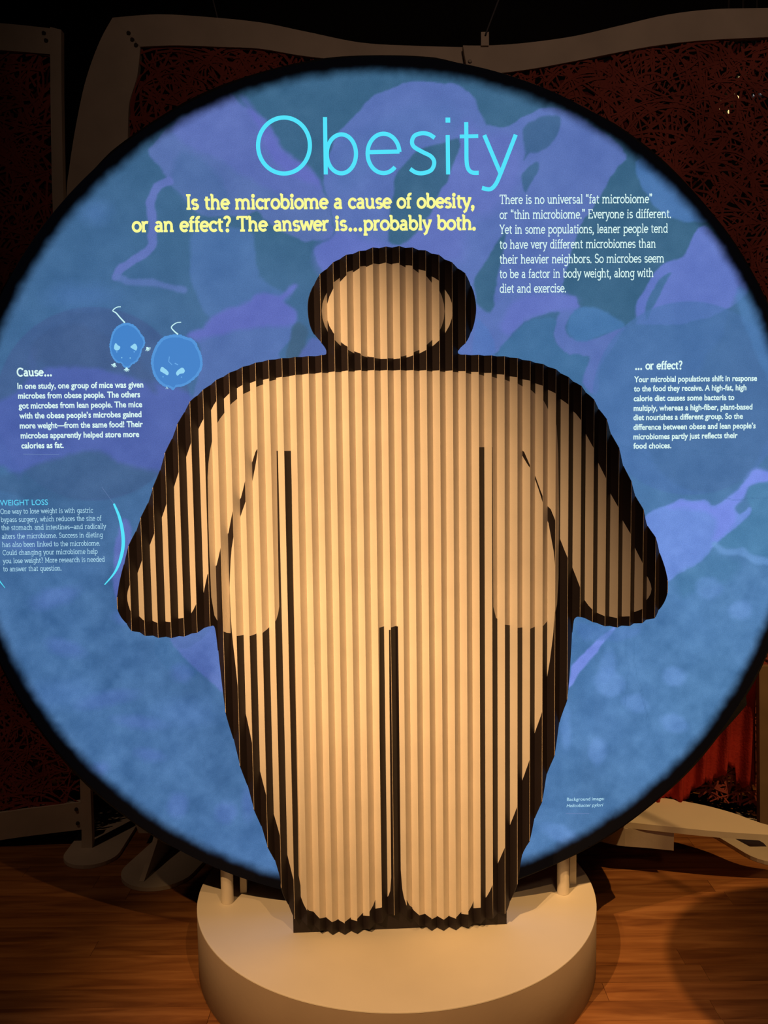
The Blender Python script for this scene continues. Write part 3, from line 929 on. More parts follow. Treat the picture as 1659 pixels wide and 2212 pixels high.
GL = {
    'a': (47, [A_(22, 34, 13, 12, 155, 0), L_(35, 34, 35, 4), S_(33, 43, 4), A_(21, 15.5, 14, 11.5, 90, 270), L_(21, 27, 35, 27), L_(21, 4, 27, 5, 35, 12)]),
    'b': (51, [L_(10, 71, 10, 5), S_(2, 10, 69), A_(27, 25, 18, 21, -180, 180)]),
    'c': (43, [A_(25, 25, 19, 21, 42, 318), L_(38, 44, 38, 34)]),
    'd': (53, [L_(41, 71, 41, 2), S_(33, 41, 69), S_(41, 50, 4), A_(24, 25, 18, 21, 0, 360)]),
    'e': (46, [A_(24, 25, 19, 21, 0, 318), L_(5, 26, 43, 26)]),
    'f': (29, [L_(13, 2, 13, 56), A_(24, 57, 11, 11, 180, 60), S_(3, 27, 46), S_(4, 23, 4)]),
    'g': (50, [A_(24, 27, 18, 19, 0, 360), L_(41, 48, 41, -6), A_(25, -6, 16, 13, 0, -150), S_(41, 49, 46)]),
    'h': (54, [L_(10, 71, 10, 2), S_(2, 10, 69), S_(2, 19, 4), A_(26, 29, 15, 17, 180, 0), L_(41, 29, 41, 2), S_(33, 50, 4)]),
    'i': (25, [L_(12, 48, 12, 2), S_(4, 12, 46), S_(3, 21, 4), D_(12, 63)]),
    'k': (50, [L_(10, 71, 10, 2), S_(2, 10, 69), S_(2, 18, 4), L_(11, 22, 36, 46), L_(19, 29, 40, 4), S_(29, 44, 46), S_(33, 48, 4)]),
    'l': (24, [L_(12, 71, 12, 2), S_(4, 12, 69), S_(3, 21, 4)]),
    'm': (83, [L_(10, 48, 10, 2), S_(2, 10, 46), S_(2, 18, 4), A_(25, 30, 15, 16, 180, 0), L_(40, 30, 40, 2), S_(33, 48, 4), A_(55, 30, 15, 16, 180, 0), L_(70, 30, 70, 2), S_(63, 79, 4)]),
    'n': (54, [L_(10, 48, 10, 2), S_(2, 10, 46), S_(2, 19, 4), A_(26, 30, 15, 16, 180, 0), L_(41, 30, 41, 2), S_(33, 50, 4)]),
    'o': (48, [A_(24, 25, 19.5, 21, 0, 360)]),
    'p': (51, [L_(10, 48, 10, -21), S_(2, 10, 46), S_(2, 20, -19), A_(27, 25, 18, 21, -180, 180)]),
    'q': (51, [L_(41, 48, 41, -21), S_(32, 50, -19), A_(24, 25, 18, 21, 0, 360)]),
    'r': (37, [L_(10, 48, 10, 2), S_(2, 10, 46), S_(2, 21, 4), A_(26, 29, 16, 17, 180, 60)]),
    's': (39, [A_(20, 35.5, 13.5, 10.5, 30, 265), A_(19.5, 14.5, 14.5, 10.5, 85, -150)]),
    't': (32, [L_(13, 61, 13, 14), A_(23, 14, 10, 10, 180, 300), S_(3, 29, 46)]),
    'u': (54, [L_(10, 48, 10, 20), A_(25, 20, 15, 16, 180, 360), L_(40, 48, 40, 2), S_(2, 10, 46), S_(32, 40, 46), S_(40, 50, 4)]),
    'v': (44, [L_(5, 47, 22, 3), L_(39, 47, 22, 3), S_(-1, 13, 46), S_(31, 45, 46)]),
    'w': (68, [L_(5, 47, 19, 3), L_(34, 46, 19, 3), L_(34, 46, 49, 3), L_(63, 47, 49, 3), S_(-1, 13, 46), S_(55, 69, 46)]),
    'x': (46, [L_(8, 47, 39, 3), L_(38, 47, 7, 3), S_(1, 16, 46), S_(30, 45, 46), S_(0, 15, 4), S_(31, 46, 4)]),
    'y': (45, [L_(5, 47, 23, 4), L_(41, 47, 17, -14, 6, -20), S_(-1, 13, 46), S_(32, 46, 46)]),
    'z': (42, [L_(6, 46, 37, 46, 6, 4, 38, 4), L_(7, 48, 7, 35), L_(37, 2, 37, 16)]),
    'C': (60, [A_(33, 36, 28, 33, 48, 312), L_(53, 68, 53, 52)]),
    'E': (54, [L_(12, 70, 12, 2), S_(3, 46, 68), S_(12, 36, 37), S_(3, 48, 4), L_(46, 70, 46, 56), L_(48, 2, 48, 17)]),
    'I': (28, [L_(14, 70, 14, 2), S_(4, 24, 68), S_(4, 24, 4)]),
    'M': (76, [L_(12, 70, 12, 2), L_(12, 68, 38, 18), L_(38, 18, 64, 68), L_(64, 70, 64, 2), S_(2, 12, 68), S_(64, 74, 68), S_(3, 22, 4), S_(54, 74, 4)]),
    'O': (68, [A_(34, 36, 29, 33, 0, 360)]),
    'S': (50, [A_(26, 52, 18, 16, 25, 265), A_(25, 20, 19, 16, 85, -155)]),
    'T': (58, [L_(29, 70, 29, 2), S_(4, 54, 68), L_(5, 70, 5, 55), L_(53, 70, 53, 55), S_(18, 40, 4)]),
    'Y': (56, [L_(6, 69, 28, 34), L_(50, 69, 28, 34), L_(28, 36, 28, 2), S_(0, 14, 68), S_(42, 56, 68), S_(18, 38, 4)]),
    '?': (40, [A_(19, 55, 14, 14, 165, -45), L_(29, 45, 20, 34, 20, 22), D_(20, 5)]),
    '.': (18, [D_(9, 5)]), '\u2026': (84, [D_(16, 5), D_(42, 5), D_(68, 5)]),
    ',': (21, [D_(10, 5), L_(13, 5, 11, -6, 4, -13)]),
    '\u201c': (34, [D_(9, 57), L_(7, 56, 7, 66, 13, 72), D_(24, 57), L_(22, 56, 22, 66, 28, 72)]),
    '\u201d': (34, [D_(9, 68), L_(12, 69, 12, 60, 6, 53), D_(24, 68), L_(27, 69, 27, 60, 21, 53)]),
    '\u2014': (62, [L_(2, 26, 60, 26)]), ' ': (29, []),
}


def slab_line(txt, xl, yl, xr, h, w):
    """writing on the fabric from photo point (xl, yl) to xr; h = x-height in metres, w = stroke in letter units"""
    s0, z0 = DISC.sz(xl, yl)
    s1, _ = DISC.sz(xr, yl)
    adv = sum(GL[c][0] for c in txt) - 4
    k = h / 50.0
    kx = (s1 - s0) / adv
    out = []
    x = 0
    for c in txt:
        a, prim = GL[c]
        for p in prim:
            if p[0] == 'l':
                q = p[1]
                v, f = stroke([(q[i], q[i + 1]) for i in range(0, len(q), 2)], w)
            elif p[0] == 's':
                v, f = stroke([(p[1] - w * 0.12, p[3]), (p[2] + w * 0.12, p[3])], max(w * 0.78, 6))
            elif p[0] == 'a':
                cx, cy, rx, ry, a0, a1 = p[1]
                full = abs(a1 - a0) >= 359
                P = arcp(cx, cy, rx, ry, a0, a1)
                v, f = stroke(P[:-1] if full else P, w, full)
            else:
                r = w * 0.68 + 1.0
                v = [(p[1] + r * math.cos(t_ * math.pi / 4), p[2] + r * math.sin(t_ * math.pi / 4)) for t_ in range(8)]
                f = [tuple(range(8))]
            out.append(([(s0 + (x + q[0]) * kx, z0 + q[1] * k) for q in v], f))
        x += a
    return out


def font_line(txt, xl, yl, xr, h, bold=0.012, shear=0.0):
    cu = bpy.data.curves.new('t', 'FONT')
    cu.body = txt
    cu.size = 1
    cu.offset = bold
    cu.shear = shear
    cu.resolution_u = 3
    ob = bpy.data.objects.new('t', cu)
    COL.objects.link(ob)
    dg = bpy.context.evaluated_depsgraph_get()
    me = bpy.data.meshes.new_from_object(ob.evaluated_get(dg))
    v = np.array([tuple(p.co)[:2] for p in me.vertices])
    f = [tuple(p.vertices) for p in me.polygons]
    bpy.data.objects.remove(ob)
    bpy.data.curves.remove(cu)
    bpy.data.meshes.remove(me)
    s0, z0 = DISC.sz(xl, yl)
    s1, _ = DISC.sz(xr, yl)
    kx = (s1 - s0) / (v[:, 0].max() - v[:, 0].min())
    v = (v - np.array([v[:, 0].min(), 0])) * np.array([kx, h / 0.53])
    return [([(s0 + a, z0 + b) for a, b in v], f)]


MM = 2.50 / F_PX          # one photo pixel on the cloth, in metres
flat_part('question_lettering', slab_line('Is the microbiome a cause of obesity,', 402, 453, 1024, 21.6 * MM, 13.6)
          + slab_line('or an effect? The answer is\u2026probably both.', 286, 501.5, 1026, 21.6 * MM, 13.6), 'yellow', 0.0006)['label'] = 'bold yellow question in two lines'
body = ['There is no universal \u201cfat microbiome\u201d', 'or \u201cthin microbiome.\u201d Everyone is different.', 'Yet in some populations, leaner people tend',
        'to have very different microbiomes than', 'their heavier neighbors. So microbes seem', 'to be a factor in body weight, along with', 'diet and exercise.']
q = []
for s_, y_, r_ in zip(body, (441, 473.5, 505.5, 538, 570, 601.5, 633), (1408, 1449, 1442, 1416, 1434, 1411, 1222)):
    q += slab_line(s_, 1079, y_, r_, 13.6 * MM, 8.4)
flat_part('body_lettering', q, 'white', 0.0006)['label'] = 'white paragraph under the big title'
q = slab_line('Cause\u2026', 37, 813, 113, 12.2 * MM, 13.5)
flat_part('heading_lettering', q, 'white', 0.0006)
q = slab_line('\u2026 or effect?', 1370.5, 798.6, 1473, 12.2 * MM, 13.5)
flat_part('heading_lettering', q, 'white', 0.0006)
q = []
for s_, x_, y_, r_ in (('In one study, one group of mice was given', 38, 840, 310), ('microbes from obese people. The others', 39.5, 861, 303), ('got microbes from lean people. The mice', 40.5, 882.5, 307.5),
                       ('with the obese people\u2019s microbes gained', 42, 904, 306), ('more weight\u2014from the same food! Their', 43, 925.5, 309), ('microbes apparently helped store more', 45, 947, 301), ('calories as fat.', 46.5, 968.5, 138)):
    q += font_line(s_, x_, y_, r_, 9.4 * MM, 0.026)
flat_part('body_lettering', q, 'white', 0.0006)
q = []
for s_, x_, y_, r_ in (('Your microbial populations shift in response', 1369.6, 825.5, 1635), ('to the food they receive. A high-fat, high', 1369, 845.5, 1612), ('calorie diet causes some bacteria to', 1368.6, 866.5, 1586),
                       ('multiply, whereas a high-fiber, plant-based', 1368.6, 887.5, 1625), ('diet nourishes a different group. So the', 1368, 907.5, 1604.5), ('difference between obese and lean people\u2019s', 1368, 928.5, 1632),
                       ('microbiomes partly just reflects their', 1368, 949, 1593), ('food choices.', 1368, 969, 1450)):
    q += font_line(s_, x_, y_, r_, 9.2 * MM, 0.026)
flat_part('body_lettering', q, 'white', 0.0006)
flat_part('heading_lettering', font_line('WEIGHT LOSS', 0, 1092, 104, 9.0 * MM, 0.008), 'pale_cyan', 0.0006)['label'] = 'pale cyan capitals'
q = []
for s_, x_, y_, r_ in (('One way to lose weight is with gastric', 1, 1110.5, 201), ('bypass surgery, which reduces the size of', 2, 1128, 219), ('the stomach and intestines\u2014and radically', 3, 1145.5, 229),
                       ('alters the microbiome. Success in dieting', 4, 1164, 222), ('has also been linked to the microbiome.', 5, 1182, 216), ('Could changing your microbiome help', 6, 1199.5, 211),
                       ('you lose weight? More research is needed', 6.5, 1217, 226.5), ('to answer that question.', 7, 1234.5, 133)):
    q += slab_line(s_, x_, y_, r_, 8.0 * MM, 7.4)
flat_part('body_lettering', q, 'soft_white', 0.0006)
q = font_line('Background image:', 1224.7, 1730, 1305, 5.6 * MM, 0.008) + font_line('Helicobacter pylori', 1223.7, 1743.5, 1303, 5.6 * MM, 0.008, 0.25)
flat_part('caption_lettering', q, 'soft_white', 0.0006)
flat_part('caption_line', [stroke([DISC.sz(50, 981), DISC.sz(128, 982)], 0.0015)], 'faint', 0.0006)
flat_part('caption_line', [stroke([DISC.sz(1222, 1757), DISC.sz(1273, 1757)], 0.0015)], 'faint', 0.0006)

# big thin title
W = 8.6 * MM


def pxs(P):
    return [DISC.sz(a, b) for a, b in P]


def earc(cx, cy, rx, ry, a0, a1, n=40):
    return [(cx + rx * math.cos(math.radians(a0 + (a1 - a0) * k / n)), cy - ry * math.sin(math.radians(a0 + (a1 - a0) * k / n))) for k in range(n + 1)]


q = [stroke(pxs(earc(613.5, 314.5, 56, 60.5, 0, 360, 72)[:-1]), W, True),
     stroke(pxs([(702, 253), (703.8, 377)]), W), stroke(pxs(earc(737.5, 332.5, 31.5, 42, 0, 360, 60)[:-1]), W, True),
     stroke(pxs(earc(828.5, 331.5, 34.5, 42.5, 4, 316, 60)), W), stroke(pxs([(796, 329), (863, 327.5)]), W),
     stroke(pxs(catmull([(939, 298), (926, 290), (911, 288), (896, 293), (890, 305), (894, 317), (912, 328), (931, 338), (938, 351), (932, 367), (915, 374), (899, 373), (886, 365)], False, 5)), W),
     stroke(pxs([(967, 292), (968, 377)]), W), stroke(pxs([(967.4, 254), (967.5, 265)]), W * 1.15),
     stroke(pxs(catmull([(1007, 264), (1007.5, 310), (1008, 350), (1012, 366), (1021, 373), (1034, 373.5)], False, 6)), W), stroke(pxs([(993, 295), (1033, 294)]), W * 0.9),
     stroke(pxs([(1046, 292), (1082, 377)]), W), stroke(pxs(catmull([(1114, 291), (1098, 332), (1080, 378), (1070, 399), (1058, 409), (1041, 406)], False, 5)), W)]
flat_part('title_lettering', q, 'cyan', 0.0006)['label'] = 'large thin bright cyan word Obesity'
# cyan arcs round the small paragraph
P = catmull([(246, 1088), (258, 1117), (265, 1150), (266, 1180), (259, 1212), (247, 1238), (226, 1263)], False, 6)
n_ = len(P)
q = [stroke(pxs(P), [(2.2 + 5.2 * math.sin(math.pi * min(1, (i / (n_ - 1)) * 0.9 + 0.12))) * MM for i in range(n_)])]
P = [(-22, 1225), (-8, 1243), (0, 1256), (11, 1270)]
flat_part('cyan_arc', q, 'cyan', 0.0006)
flat_part('cyan_arc', [stroke(pxs(P), [4 * MM, 3.5 * MM, 2.5 * MM, 1 * MM])], 'cyan', 0.0006)
flat_part('leader_line', [stroke(pxs([(220, 1052), (246, 1088)]), 0.6 * MM)], 'faint', 0.0006)


# mice
def mp(P, jag=0.0, seed=1):
    r = random.Random(seed)
    return [(220 + a * 0.1447 + (r.random() - .5) * jag, 640 + b * 0.1447 + (r.random() - .5) * jag) for a, b in P]


def fillp(P):
    Q = pxs(P)
    tr = tessellate_polygon([[Vector((a, b, 0)) for a, b in Q]])
    return Q, [tuple(t_) for t_ in tr]


def shrink(P, k):
    c = np.mean(np.array(P), 0)
    return [tuple(c + (np.array(p) - c) * k) for p in P]


thin = [(350, 395), (430, 408), (520, 460), (590, 560), (645, 650), (640, 730), (600, 800), (580, 880), (520, 980), (440, 1028), (420, 1060), (370, 1075), (325, 1055), (290, 1005), (215, 985),
        (160, 920), (125, 830), (115, 740), (130, 640), (170, 520), (240, 440)]
fat = [(960, 590), (1130, 570), (1250, 600), (1370, 650), (1440, 760), (1490, 880), (1505, 990), (1490, 1090), (1420, 1200), (1310, 1290), (1200, 1345), (1110, 1355), (1065, 1400), (1010, 1370),
       (900, 1330), (810, 1240), (755, 1120), (735, 980), (760, 840), (850, 670)]
for nm, outl, ears, tail, extra, lab in (
        ('mouse_picture', thin, [[(205, 700), (245, 735), (275, 755), (262, 795), (215, 808), (182, 775)], [(495, 708), (528, 750), (515, 808), (470, 790), (428, 758), (450, 735)]],
         [(285, 158), (225, 165), (165, 215), (215, 250), (275, 320), (345, 395)], [((680, 770), 0.2), ((190, 1010), -2.2), ((372, 1075), -1.6)], 'printed thin mouse seen from the front'),
        ('mouse_picture', fat, [[(895, 1055), (950, 1085), (998, 1140), (980, 1180), (930, 1150), (872, 1115)], [(1200, 1065), (1238, 1100), (1225, 1145), (1165, 1160), (1130, 1185), (1108, 1150), (1140, 1100)]],
         [(1185, 388), (1110, 400), (1040, 460), (1080, 520), (1140, 570)], [], 'printed fat mouse seen from the front')):
    O = mp(catmull(outl, True, 8), 1.6, 5)
    root = flat_part(nm, [fillp(O)], 'mouse_edge', 0.0006)
    root['label'] = lab
    root.parent = disc
    flat = lambda n_, polys, ink, lift: setattr(flat_part(n_, polys, ink, lift), 'parent', root)
    flat('fur', [fillp(shrink(mp(catmull(outl, True, 6), 1.2, 8), 0.90))], 'mouse', 0.0009)
    for e in ears:
        flat('ear', [fillp(mp(catmull(e, True, 4), 0.5, 3))], 'ear', 0.0012)
        flat('cheek_fur', [fillp(ell(*mp([(e[0][0] + (20 if e is ears[0] else -10), max(p[1] for p in e) + 22)])[0], 1.5, 1.5, 10))], 'pale_fur', 0.0012)
    flat('tail', [stroke(pxs(mp(catmull(tail, False, 5))), [(1.6 + 1.8 * i / (len(tail) * 5)) * MM for i in range((len(tail) - 1) * 5 + 1)])], 'paw', 0.0012)
    if extra:
        for (cx, cy), a0 in extra:
            q = []
            bx, by = mp([(cx, cy)])[0]
            q.append(fillp(ell(bx, by, 2.4, 2.0, 12)))
            base = {0.2: -60, -2.2: -110, -1.6: -90}[a0]
            for k in range(5):
                an_ = math.radians(base + (k - 2) * 28)
                q.append(stroke(pxs([(bx, by), (bx + 7.5 * math.cos(an_), by - 7.5 * math.sin(an_))]), 1.5 * MM))
            flat('paw', q, 'paw', 0.0014)
        for p in ((300, 918), (425, 922)):
            flat('eye', [fillp(ell(*mp([p])[0], 1.2, 1.2, 8))], 'ear', 0.0014)
    else:
        flat('back_fur', [stroke(pxs(mp([(1010, 900), (1000, 975), (1050, 1025)])), 1.6 * MM)], 'pale_fur', 0.0014)
        flat('back_fur', [stroke(pxs(mp([(1090, 1000), (1140, 1025)])), 2.2 * MM)], 'pale_fur', 0.0014)
        q = [stroke(pxs(mp([(958, 1385), (970, 1350), (990, 1385)])), 1.2 * MM)]
        flat('paw', q, 'paw', 0.0014)

# ------------------------------------------------------------------ screens behind: pale frames with cut red felt
PY = 3.32


def py3(px, py, Y=PY):
    return tuple(on_y(px, py, Y))


def band(name, up, lo, parent, Y=PY, th=0.03, m='frame', n=6):
    """board between an upper and a lower edge line, given where its edges show"""
    U = catmull(up, False, n)
    Lw = catmull(lo, False, n)
    P = [py3(a, b, Y) for a, b in U] + [py3(a, b, Y) for a, b in reversed(Lw)]
    bm = bmesh.new()
    bm_plate(bm, [(p[0], p[2]) for p in P], lambda p: (p[0], Y, p[1]), (0, th, 0))
    return bm_obj(name, bm, M[m], parent)


def web(name, poly_px, n, seed, parent, Y, m, wmin=0.004, wmax=0.011, clip=None):
    """sheet of tangled felt strands: every strand a slim three-sided strip"""
    r = random.Random(seed)
    Q = [py3(a, b, Y) for a, b in poly_px]
    poly = [(p[0], p[2]) for p in Q]
    xs, zs = [p[0] for p in poly], [p[1] for p in poly]
    V, Fc = [], []
    made = 0
    while made < n:
        x, z = r.uniform(min(xs), max(xs)), r.uniform(min(zs), max(zs))
        if not inside(poly, x, z):
            continue
        L = r.uniform(0.08, 0.34)
        a = r.uniform(0, math.pi)
        k = r.choice((-1, 1)) * r.uniform(1, 11)
        w = r.uniform(wmin, wmax)
        dy = r.uniform(-0.004, 0.004)
        seg = 6
        pts = [(x, z)]
        for i in range(seg):
            a += k * L / seg
            x += math.cos(a) * L / seg
            z += math.sin(a) * L / seg
            if not inside(poly, x, z):
                break
            pts.append((x, z))
        if len(pts) < 3:
            continue
        made += 1
        b = len(V)
        for i, (x_, z_) in enumerate(pts):
            p0, p1 = pts[max(i - 1, 0)], pts[min(i + 1, len(pts) - 1)]
            tx, tz = p1[0] - p0[0], p1[1] - p0[1]
            l_ = math.hypot(tx, tz) + 1e-9
            nx, nz = -tz / l_ * w / 2, tx / l_ * w / 2
            V += [(x_ + nx, Y + dy, z_ + nz), (x_ - nx, Y + dy, z_ - nz), (x_, Y + dy + w * 0.8, z_)]
            if i:
                c = b + 3 * i
                Fc += [(c - 3, c, c + 1, c - 2), (c - 2, c + 1, c + 2, c - 1), (c - 1, c + 2, c, c - 3)]
    o = mesh_obj(name, V, Fc, M[m], parent)
    o['kind'] = 'stuff'
    return o


def bolts(pts, parent, Y=PY):
    for a, b in pts:
        x, _, z = py3(a, b, Y)
        bm = bmesh.new()
        bmesh.ops.create_cone(bm, cap_ends=True, segments=12, radius1=0.008, radius2=0.006, depth=0.008, matrix=Matrix.Translation((x, Y - 0.003, z)) @ Matrix.Rotation(math.pi / 2, 4, 'X'))
        bm_obj('bolt', bm, M['dark_bolt'], parent)


def foot_plate(name, cx, cy, w, y1, parent, ang=0.0):
    P = [(w * math.cos(t_ * math.pi / 16), -w * math.sin(t_ * math.pi / 16)) for t_ in range(17)][::-1] + [(w, y1 - cy), (-w, y1 - cy)]
    c, s = math.cos(ang), math.sin(ang)
    bm = bmesh.new()
    bm_plate(bm, [(cx + a * c - b * s, cy + a * s + b * c) for a, b in P], lambda p: (p[0], p[1], 0.001), (0, 0, 0.014))
    return bm_obj(name, bm, M['frame'], parent)


# left screen
sl = empty('felt_screen', (-1.6, PY, 0))
sl_objs = [band('top_rail', [(-140, 45), (0, 50), (118, 62)], [(-140, 100), (0, 108), (118, 118)], None),
           band('upright', [(108, 58), (112, 400), (134, 900), (172, 1672), (176, 1838)], [(132, 64), (136, 400), (158, 900), (194, 1672), (199, 1838)], None, Y=PY - 0.035, n=2),
           band('bottom_rail', [(-140, 1782), (0, 1756), (176, 1733)], [(-140, 1845), (0, 1815), (176, 1792)], None),
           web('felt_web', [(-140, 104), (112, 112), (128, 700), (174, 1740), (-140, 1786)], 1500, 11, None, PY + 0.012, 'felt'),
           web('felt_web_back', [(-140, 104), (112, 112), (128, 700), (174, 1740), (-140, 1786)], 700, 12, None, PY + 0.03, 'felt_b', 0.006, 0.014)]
w = on_z(187, 1868, 0)
sl_objs.append(foot_plate('foot', w[0] + 0.0, w[1] + 0.07, 0.105, PY + 0.35, None))
for o in sl_objs:
    o.parent = sl
    o.location = (1.6, -PY, 0)
bolts([(95, 72), (100, 88), (165, 1748), (168, 1778)], sl, PY)
for o in sl.children:
    if o.name.startswith('bolt'):
        o.location = (1.6, -PY, 0)
tag(sl, 'pale framed screen of dark red cut felt at the left edge of the photo', 'screen')

# middle screen
sm = empty('felt_screen', (-0.2, PY, 0))
lst = [band('top_rail', [(243, 38), (340, 31), (440, 36), (560, 48), (660, 68), (780, 92), (900, 99), (1004, 102)], [(302, 101), (380, 98), (470, 101), (560, 105), (650, 120), (730, 128), (880, 135), (1004, 142)], None),
       band('upright', [(243, 38), (215, 90), (186, 170), (166, 260), (150, 360), (143, 440), (140, 700), (160, 1200), (230, 1600), (300, 1800)],
            [(303, 101), (296, 165), (279, 225), (276, 300), (272, 440), (270, 700), (290, 1200), (330, 1600), (372, 1800)], None),
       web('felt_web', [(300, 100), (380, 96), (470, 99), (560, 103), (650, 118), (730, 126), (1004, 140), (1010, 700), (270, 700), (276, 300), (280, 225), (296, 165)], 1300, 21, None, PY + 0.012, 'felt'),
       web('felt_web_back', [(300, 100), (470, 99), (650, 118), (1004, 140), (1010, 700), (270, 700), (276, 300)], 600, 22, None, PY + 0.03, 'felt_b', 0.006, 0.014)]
w = on_z(318, 1925, 0)
lst.append(foot_plate('foot', w[0] + 0.01, w[1] + 0.13, 0.135, PY + 0.3, None, -0.25))
bm = bmesh.new()
w0 = on_z(300, 1905, 0.015)
fin = [(w0[1], 0.016), (w0[1] + 0.36, 0.016), (w0[1] + 0.36, 0.30), (w0[1] + 0.27, 0.26), (w0[1] + 0.12, 0.10)]
bm_plate(bm, fin, lambda p: (w0[0] + (p[0] - w0[1]) * 0.15, p[0], p[1]), (0.018, 0, 0))
lst.append(bm_obj('fin', bm, M['frame'], None))
for o in lst:
    o.parent = sm
    o.location = (0.2, -PY, 0)
bolts([(278, 72), (286, 86), (294, 98)], sm)
for o in sm.children:
    if o.name.startswith('bolt'):
        o.location = (0.2, -PY, 0)
tag(sm, 'pale curved screen frame with red felt web, partly hidden above the disc at upper left', 'screen')

# right screen
sr = empty('felt_screen', (1.2, PY, 0))
RY = PY - 0.04
lst = [band('top_rail', [(1000, 98), (1060, 98), (1140, 92), (1240, 78), (1340, 55), (1440, 32), (1540, 20), (1659, 17), (1800, 12)],
            [(1008, 145), (1060, 158), (1140, 150), (1240, 132), (1330, 114), (1420, 98), (1520, 87), (1659, 80), (1800, 74)], None, RY),
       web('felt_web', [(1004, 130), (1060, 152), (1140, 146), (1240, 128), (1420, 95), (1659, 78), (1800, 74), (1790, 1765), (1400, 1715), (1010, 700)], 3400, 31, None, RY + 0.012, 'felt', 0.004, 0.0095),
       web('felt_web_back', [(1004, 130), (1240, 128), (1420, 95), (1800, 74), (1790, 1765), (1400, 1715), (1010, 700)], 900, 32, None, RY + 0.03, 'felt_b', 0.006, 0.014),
       band('upright', [(1640, 1440), (1641, 1600), (1642, 1795)], [(1676, 1440), (1677, 1600), (1678, 1795)], None, RY - 0.10, m='dark_wood', n=2)]
bm = bmesh.new()
fr = catmull([(1270, 1765), (1330, 1773), (1450, 1786), (1550, 1796), (1659, 1803), (1760, 1806)], False, 5)
bk = catmull([(1270, 1735), (1400, 1722), (1500, 1735), (1580, 1755), (1659, 1782), (1760, 1796)], False, 5)
LZ_ = 0.20
bm_plate(bm, [tuple(on_z(a, b, LZ_)[:2]) for a, b in fr] + [tuple(on_z(a, b, LZ_)[:2]) for a, b in reversed(bk)], lambda p: (p[0], p[1], LZ_), (0, 0, -0.022))
lst.append(bm_obj('ledge', bm, M['plinth'], None))
bm = bmesh.new()
fa = [tuple(on_z(a, b, 0.178)) for a, b in catmull([(1275, 1780), (1340, 1795), (1400, 1800), (1462, 1806)], False, 4)]
for i in range(len(fa) - 1):
    pass
pl = [(p[0], p[1] + 0.03) for p in fa]
vsb = []
for x_, y_ in pl:
    vsb.append([bm.verts.new((x_, y_ + d_, z_)) for d_, z_ in ((0, 0.11), (0, 0.177), (0.02, 0.177), (0.02, 0.11))])
for a_, b_ in zip(vsb, vsb[1:]):
    for k in range(4):
        bm.faces.new((a_[k], b_[k], b_[(k + 1) % 4], a_[(k + 1) % 4]))
bm.faces.new(vsb[0])
bm.faces.new(vsb[-1][::-1])
bmesh.ops.recalc_face_normals(bm, faces=bm.faces)
lst.append(bm_obj('ledge_board', bm, M['frame'], None))
w = on_z(1690, 1874, 0)
lst.append(foot_plate('foot', w[0] + 0.02, w[1] + 0.13, 0.13, w[1] + 0.42, None, 0.35))
for o in lst:
    o.parent = sr
    o.location = (-1.2, -PY, 0)
bolts([(1015, 133)], sr, RY)
x_, _, z_ = py3(1047, 88, RY)
bm = bmesh.new()
bm_box(bm, x_ - 0.014, x_ + 0.014, RY - 0.01, RY + 0.02, z_ - 0.02, z_ + 0.026)
bmesh.ops.recalc_face_normals(bm, faces=bm.faces)
bm_obj('bracket', bm, M['frame'], sr)
for o in sr.children:
    if o.name.startswith('bolt') or o.name.startswith('bracket'):
        o.location = (-1.2, -PY, 0)
tag(sr, 'pale wave-topped screen frame with red felt web at the right of the photo', 'screen')

# red cloth hanging low on the right
bm = bmesh.new()
cols, rows = 60, 26
px0, px1 = 1400, 1634
grid = []
r = random.Random(9)
for i in range(cols + 1):
    t_ = i / cols
    xpx = px0 + (px1 - px0) * t_
    bot = 1700 + 34 * math.sin(t_ * 5.2 + 0.6) + 10 * math.sin(t_ * 23) + r.uniform(-5, 5)
    if t_ > 0.82:
        bot = 1700 - (t_ - 0.82) * 60 + r.uniform(-6, 6)
    col_ = []
    for j in range(rows + 1):
        ypx = 1350 + (bot - 1350) * j / rows
        Yc = RY - 0.045 + 0.018 * math.sin(t_ * 30 + j * 0.1) + 0.01 * math.sin(t_ * 61 + j * 0.25)
        x_, _, z_ = py3(xpx, ypx, RY - 0.045)
        col_.append(bm.verts.new((x_, Yc, z_)))
    grid.append(col_)
for i in range(cols):
    for j in range(rows):
        bm.faces.new((grid[i][j], grid[i][j + 1], grid[i + 1][j + 1], grid[i + 1][j]))
cl = bm_obj('red_cloth', bm, M['cloth'], None, smooth=True)
md = cl.modifiers.new('cloth_thickness', 'SOLIDIFY')
md.thickness = 0.003
cl.parent = sr
cl.location = (-1.2, -PY, 0)
cl['label'] = 'bright red cloth with a ragged lower edge'

# thin hanging cables above the screens
for (a, b), (c, d), Y, lab in (((1049, 74), (1092, -40), RY - 0.02, 'thin cable rising from the bracket on the right screen frame'),
                               ((470, 40), (450, -40), PY + 0.3, 'thin cable hanging behind the middle screen frame')):
    p0, p1 = Vector(py3(a, b, Y)), Vector(py3(c, d, Y))
    p1 = p0 + (p1 - p0) * ((RZ - p0.z) / (p1.z - p0.z))
    if 'behind' in lab:
        p0 = p0 + (p0 - p1) * 0.15
    bm = bmesh.new()
    dv = p1 - p0
    bmesh.ops.create_cone(bm, cap_ends=True, segments=8, radius1=0.003, radius2=0.003, depth=dv.length,
                          matrix=Matrix.Translation((p0 + p1) / 2) @ dv.to_track_quat('Z', 'Y').to_matrix().to_4x4())
    tag(bm_obj('hanging_cable', bm, M['cable']), lab, 'cable')

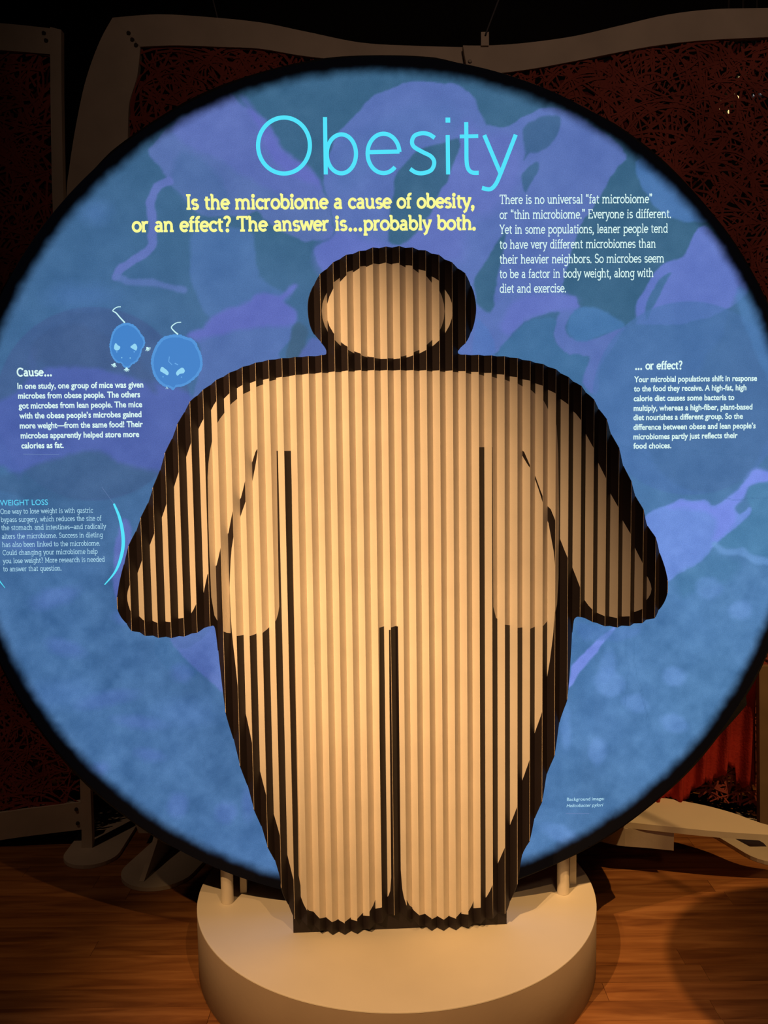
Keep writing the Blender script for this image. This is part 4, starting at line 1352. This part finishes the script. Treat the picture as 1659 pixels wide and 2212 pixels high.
# small lamps on the far wall that twinkle through the felt at upper right
for a, b, r_, m, lab in ((1608, 168, 0.016, 'lamp_warm', 'small warm lamp glinting through the felt, topmost of the three'),
                         (1576, 222, 0.030, 'lamp_warm', 'small warm lamp glinting through the felt, lower left of the three'),
                         (1637, 206, 0.012, 'lamp_white', 'small white lamp glinting through the felt, nearest the right edge')):
    p = on_y(a, b, 3.75)
    e = empty('small_lamp', tuple(p))
    for k in range(5 if r_ > 0.02 else 2):
        bm = bmesh.new()
        bmesh.ops.create_icosphere(bm, subdivisions=2, radius=r_ * (0.34 if r_ > 0.02 else 0.5), matrix=Matrix.Translation((r_ * 1.3 * math.cos(k * 2.4), 0, r_ * 1.5 * math.sin(k * 2.4 + 0.6))))
        bm_obj('bulb', bm, M[m], e, smooth=True)
    bm = bmesh.new()
    bmesh.ops.create_cone(bm, cap_ends=True, segments=16, radius1=r_ * 1.8, radius2=r_ * 1.8, depth=0.08, matrix=Matrix.Translation((0, r_ + 0.035, 0)) @ Matrix.Rotation(math.pi / 2, 4, 'X'))
    bm_box(bm, -0.004, 0.004, 0.03, 0.038, 0, RZ - p[2])
    bm_obj('lamp_body', bm, M['lamp_can'], e)
    tag(e, lab, 'lamp', 'lamps behind the right screen')

RS_ = Vector((2.25, 1.00, 4.10))
BAF = RS_ + (Vector((1.38, 2.40, 0)) - RS_) * ((4.10 - 3.05) / 4.10)
# added baffle out of view, put in to throw the round floor shadow
e = empty('shadow_baffle', (BAF.x, BAF.y, 3.05))
bm = bmesh.new()
bm_lathe(bm, [(0, 0), (0.125, 0), (0.13, 0.01), (0.13, 0.03), (0, 0.03)], 64)
bmesh.ops.recalc_face_normals(bm, faces=bm.faces)
bm_obj('baffle_disc', bm, M['lamp_can'], e)
bm = bmesh.new()
bm_box(bm, -0.0012, 0.0012, -0.0012, 0.0012, 0.03, RZ - 3.05)
bm_obj('wire', bm, M['cable'], e)
tag(e, 'added unseen black baffle that throws the round shadow on the right floor', 'baffle')
